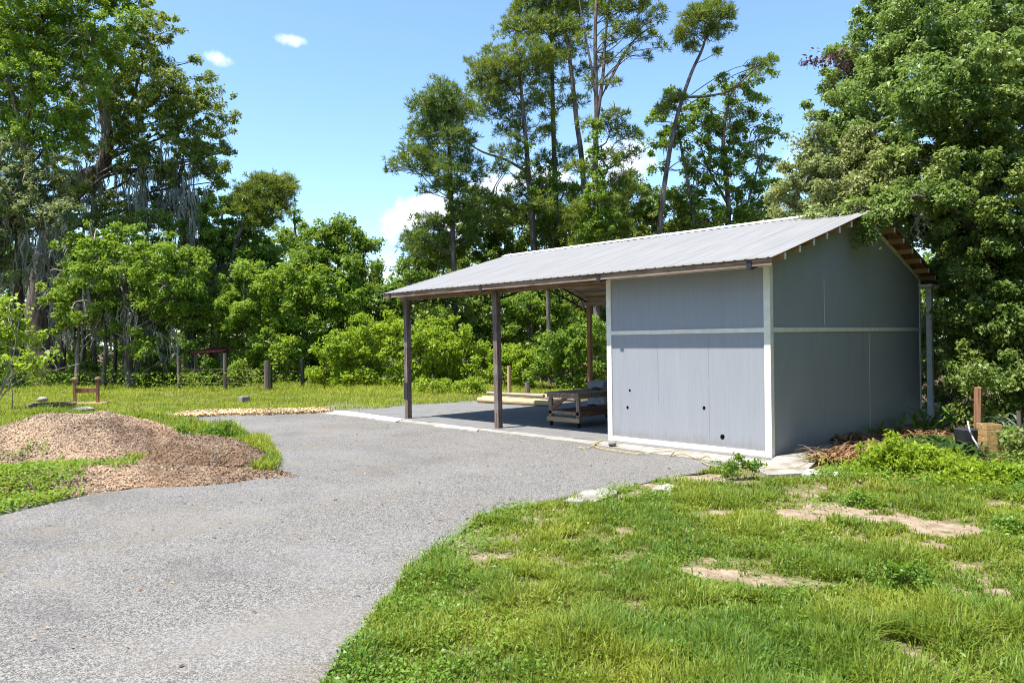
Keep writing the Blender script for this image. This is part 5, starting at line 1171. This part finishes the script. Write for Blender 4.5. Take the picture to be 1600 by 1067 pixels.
weeds('leftmost feathery lime weed clump, in front of the rusty ferns', [(1372, 728, 26), (1395, 720, 26), (1405, 745, 28), (1362, 748, 20), (1385, 755, 22), (1340, 752, 14)], 12.9, 601)
weeds('largest feathery lime weed clump, in front of the dark strap-leaf plant', [(1420, 725, 24), (1445, 715, 22), (1400, 708, 14), (1430, 735, 30), (1455, 728, 28), (1475, 748, 30), (1440, 762, 26), (1490, 738, 24), (1415, 716, 20), (1460, 775, 20), (1505, 760, 20)], 12.9, 602)
weeds('rightmost feathery lime weed clump at the edge of the dark shrub', [(1530, 748, 20), (1500, 755, 20), (1520, 768, 24), (1550, 760, 24), (1540, 785, 24), (1500, 780, 20), (1568, 780, 24), (1595, 795, 22), (1480, 785, 14)], 11.8, 603)
weeds('low green weed clump against the base of the shed front wall corner', [(1130, 735, 10), (1150, 730, 12), (1170, 738, 10), (1180, 732, 8), (1140, 742, 8)], 12.7, 604, 'weed', .05)
weeds('small round weed tuft growing in the bare sandy patch', [(1352, 797, 12), (1340, 800, 8)], 10.6, 605, 'weed', .035)
weeds('tiny weed tuft at the left of the bare sandy patch', [(1325, 790, 7), (1330, 810, 12)], 10.5, 606, 'weed', .035)
weeds('leafy weed clump in the long grass at the lower right', [(1400, 925, 20), (1430, 930, 20), (1385, 945, 14), (1450, 945, 16)], 7.0, 607, 'weed', .04)
weeds('dark leafy weed clump at the right frame edge below the sandy patch', [(1575, 855, 20), (1600, 840, 24), (1560, 870, 14)], 8.8, 608, 'weed', .04)
weeds('bushy weed clump on the grass tip beside the driveway bend', [(330, 682, 14), (350, 676, 14), (310, 686, 12), (372, 684, 10), (290, 676, 12)], 18.2, 609, 'weed', .07)

# ------------------------------------------------------------------ light, sky, camera
SUN = np.array([-.10, -.36, .93]); SUN /= np.linalg.norm(SUN)
el = math.asin(SUN[2]); az = math.atan2(SUN[0], SUN[1])
sd_ = bpy.data.lights.new('sun', 'SUN'); sd_.energy = 5.0; sd_.angle = math.radians(.53); sd_.color = (1, .965, .90)
so = bpy.data.objects.new('sun', sd_); COL.objects.link(so); so.rotation_euler = Vector(SUN).to_track_quat('Z', 'Y').to_euler(); so.location = (0, 0, 30)
wd = bpy.data.worlds.new('World'); scene.world = wd; wd.use_nodes = True; nt = wd.node_tree; nt.nodes.clear()
out = nt.nodes.new('ShaderNodeOutputWorld'); bg = nt.nodes.new('ShaderNodeBackground'); bg.inputs[1].default_value = .15
sky = nt.nodes.new('ShaderNodeTexSky'); sky.sky_type = 'NISHITA'; sky.sun_disc = False; sky.sun_elevation = el; sky.sun_rotation = az
sky.air_density = 1.0; sky.dust_density = .45; sky.ozone_density = 1.6
tc = nt.nodes.new('ShaderNodeTexCoord'); D = tc.outputs['Generated']
def dot(vec): 
    n_ = N(nt, 'ShaderNodeVectorMath', operation='DOT_PRODUCT'); nt.links.new(D, n_.inputs[0]); n_.inputs[1].default_value = [float(q) for q in vec]; return n_.outputs['Value']
nz = noise(nt, D, 34, 8, .66); nz2 = noise(nt, D, 9, 5, .6)
tot = None
for px, py, rx, ry, tilt, amt in ((655, 336, 60, 24, -.35, 1.0), (700, 342, 62, 36, 0, 1.0), (672, 330, 40, 26, 0, 1.0), (850, 278, 46, 22, 0, 1.0), (775, 290, 40, 22, 0, .8), (340, 92, 15, 9, .15, .62), (454, 63, 18, 8, .1, .58), (960, 255, 60, 30, 0, .8), (610, 430, 60, 26, 0, .5), (1290, 250, 60, 40, 0, .2)):
    c = AT(px, py, 1.0) - CAM; c /= np.linalg.norm(c); r_ = np.cross(c, [0, 0, 1]); r_ /= np.linalg.norm(r_); u_ = np.cross(r_, c)
    ra, ua = r_ * math.cos(tilt) + u_ * math.sin(-tilt), u_ * math.cos(tilt) + r_ * math.sin(tilt)
    a = mth(nt, 'MULTIPLY', dot(ra), FPX / rx); b = mth(nt, 'MULTIPLY', dot(ua), FPX / ry)
    e = mth(nt, 'ADD', mth(nt, 'MULTIPLY', a, a), mth(nt, 'MULTIPLY', b, b))
    e = mth(nt, 'ADD', e, mth(nt, 'MULTIPLY', mth(nt, 'SUBTRACT', nz, .5), 5.0))
    front = mth(nt, 'GREATER_THAN', dot(c), .5)
    f_ = mth(nt, 'MULTIPLY', mth(nt, 'MULTIPLY', mth(nt, 'SUBTRACT', 1.0, ramp(nt, e, -.5, 1.7)), amt), front)
    tot = f_ if tot is None else mth(nt, 'MAXIMUM', tot, f_)
nt.links.new(mixc(nt, tot, mixc(nt, 1.0, sky.outputs[0], (.77, .875, .97), 'MULTIPLY'), (5.4, 5.5, 5.6)), bg.inputs[0]); nt.links.new(bg.outputs[0], out.inputs[0])

cd = bpy.data.cameras.new('camera'); cam = bpy.data.objects.new('camera', cd); COL.objects.link(cam); scene.camera = cam
cd.sensor_fit = 'HORIZONTAL'; cd.sensor_width = 36; cd.lens = FPX / 1600 * 36; cd.clip_start = .1; cd.clip_end = 2000
from mathutils import Matrix
mw = Matrix((tuple(RT) , tuple(UP), tuple(-FW))).transposed().to_4x4(); mw.translation = Vector(CAM); cam.matrix_world = mw
scene.view_settings.view_transform = 'Standard'; scene.view_settings.look = 'None'; scene.view_settings.exposure = 1.05; scene.view_settings.gamma = 1
cy = scene.cycles
cy.max_bounces = 9; cy.diffuse_bounces = 6; cy.glossy_bounces = 2; cy.transmission_bounces = 6; cy.transparent_max_bounces = 4
cy.pixel_filter_type = 'BLACKMAN_HARRIS'; cy.filter_width = 1.05; cy.use_denoising = True; cy.denoising_prefilter = 'NONE'; cy.use_adaptive_sampling = False; cy.use_light_tree = False; cy.denoiser = 'OPENIMAGEDENOISE'; cy.denoising_input_passes = 'RGB_ALBEDO_NORMAL'; cy.caustics_reflective = False; cy.caustics_refractive = False; cy.sample_clamp_indirect = 3.5
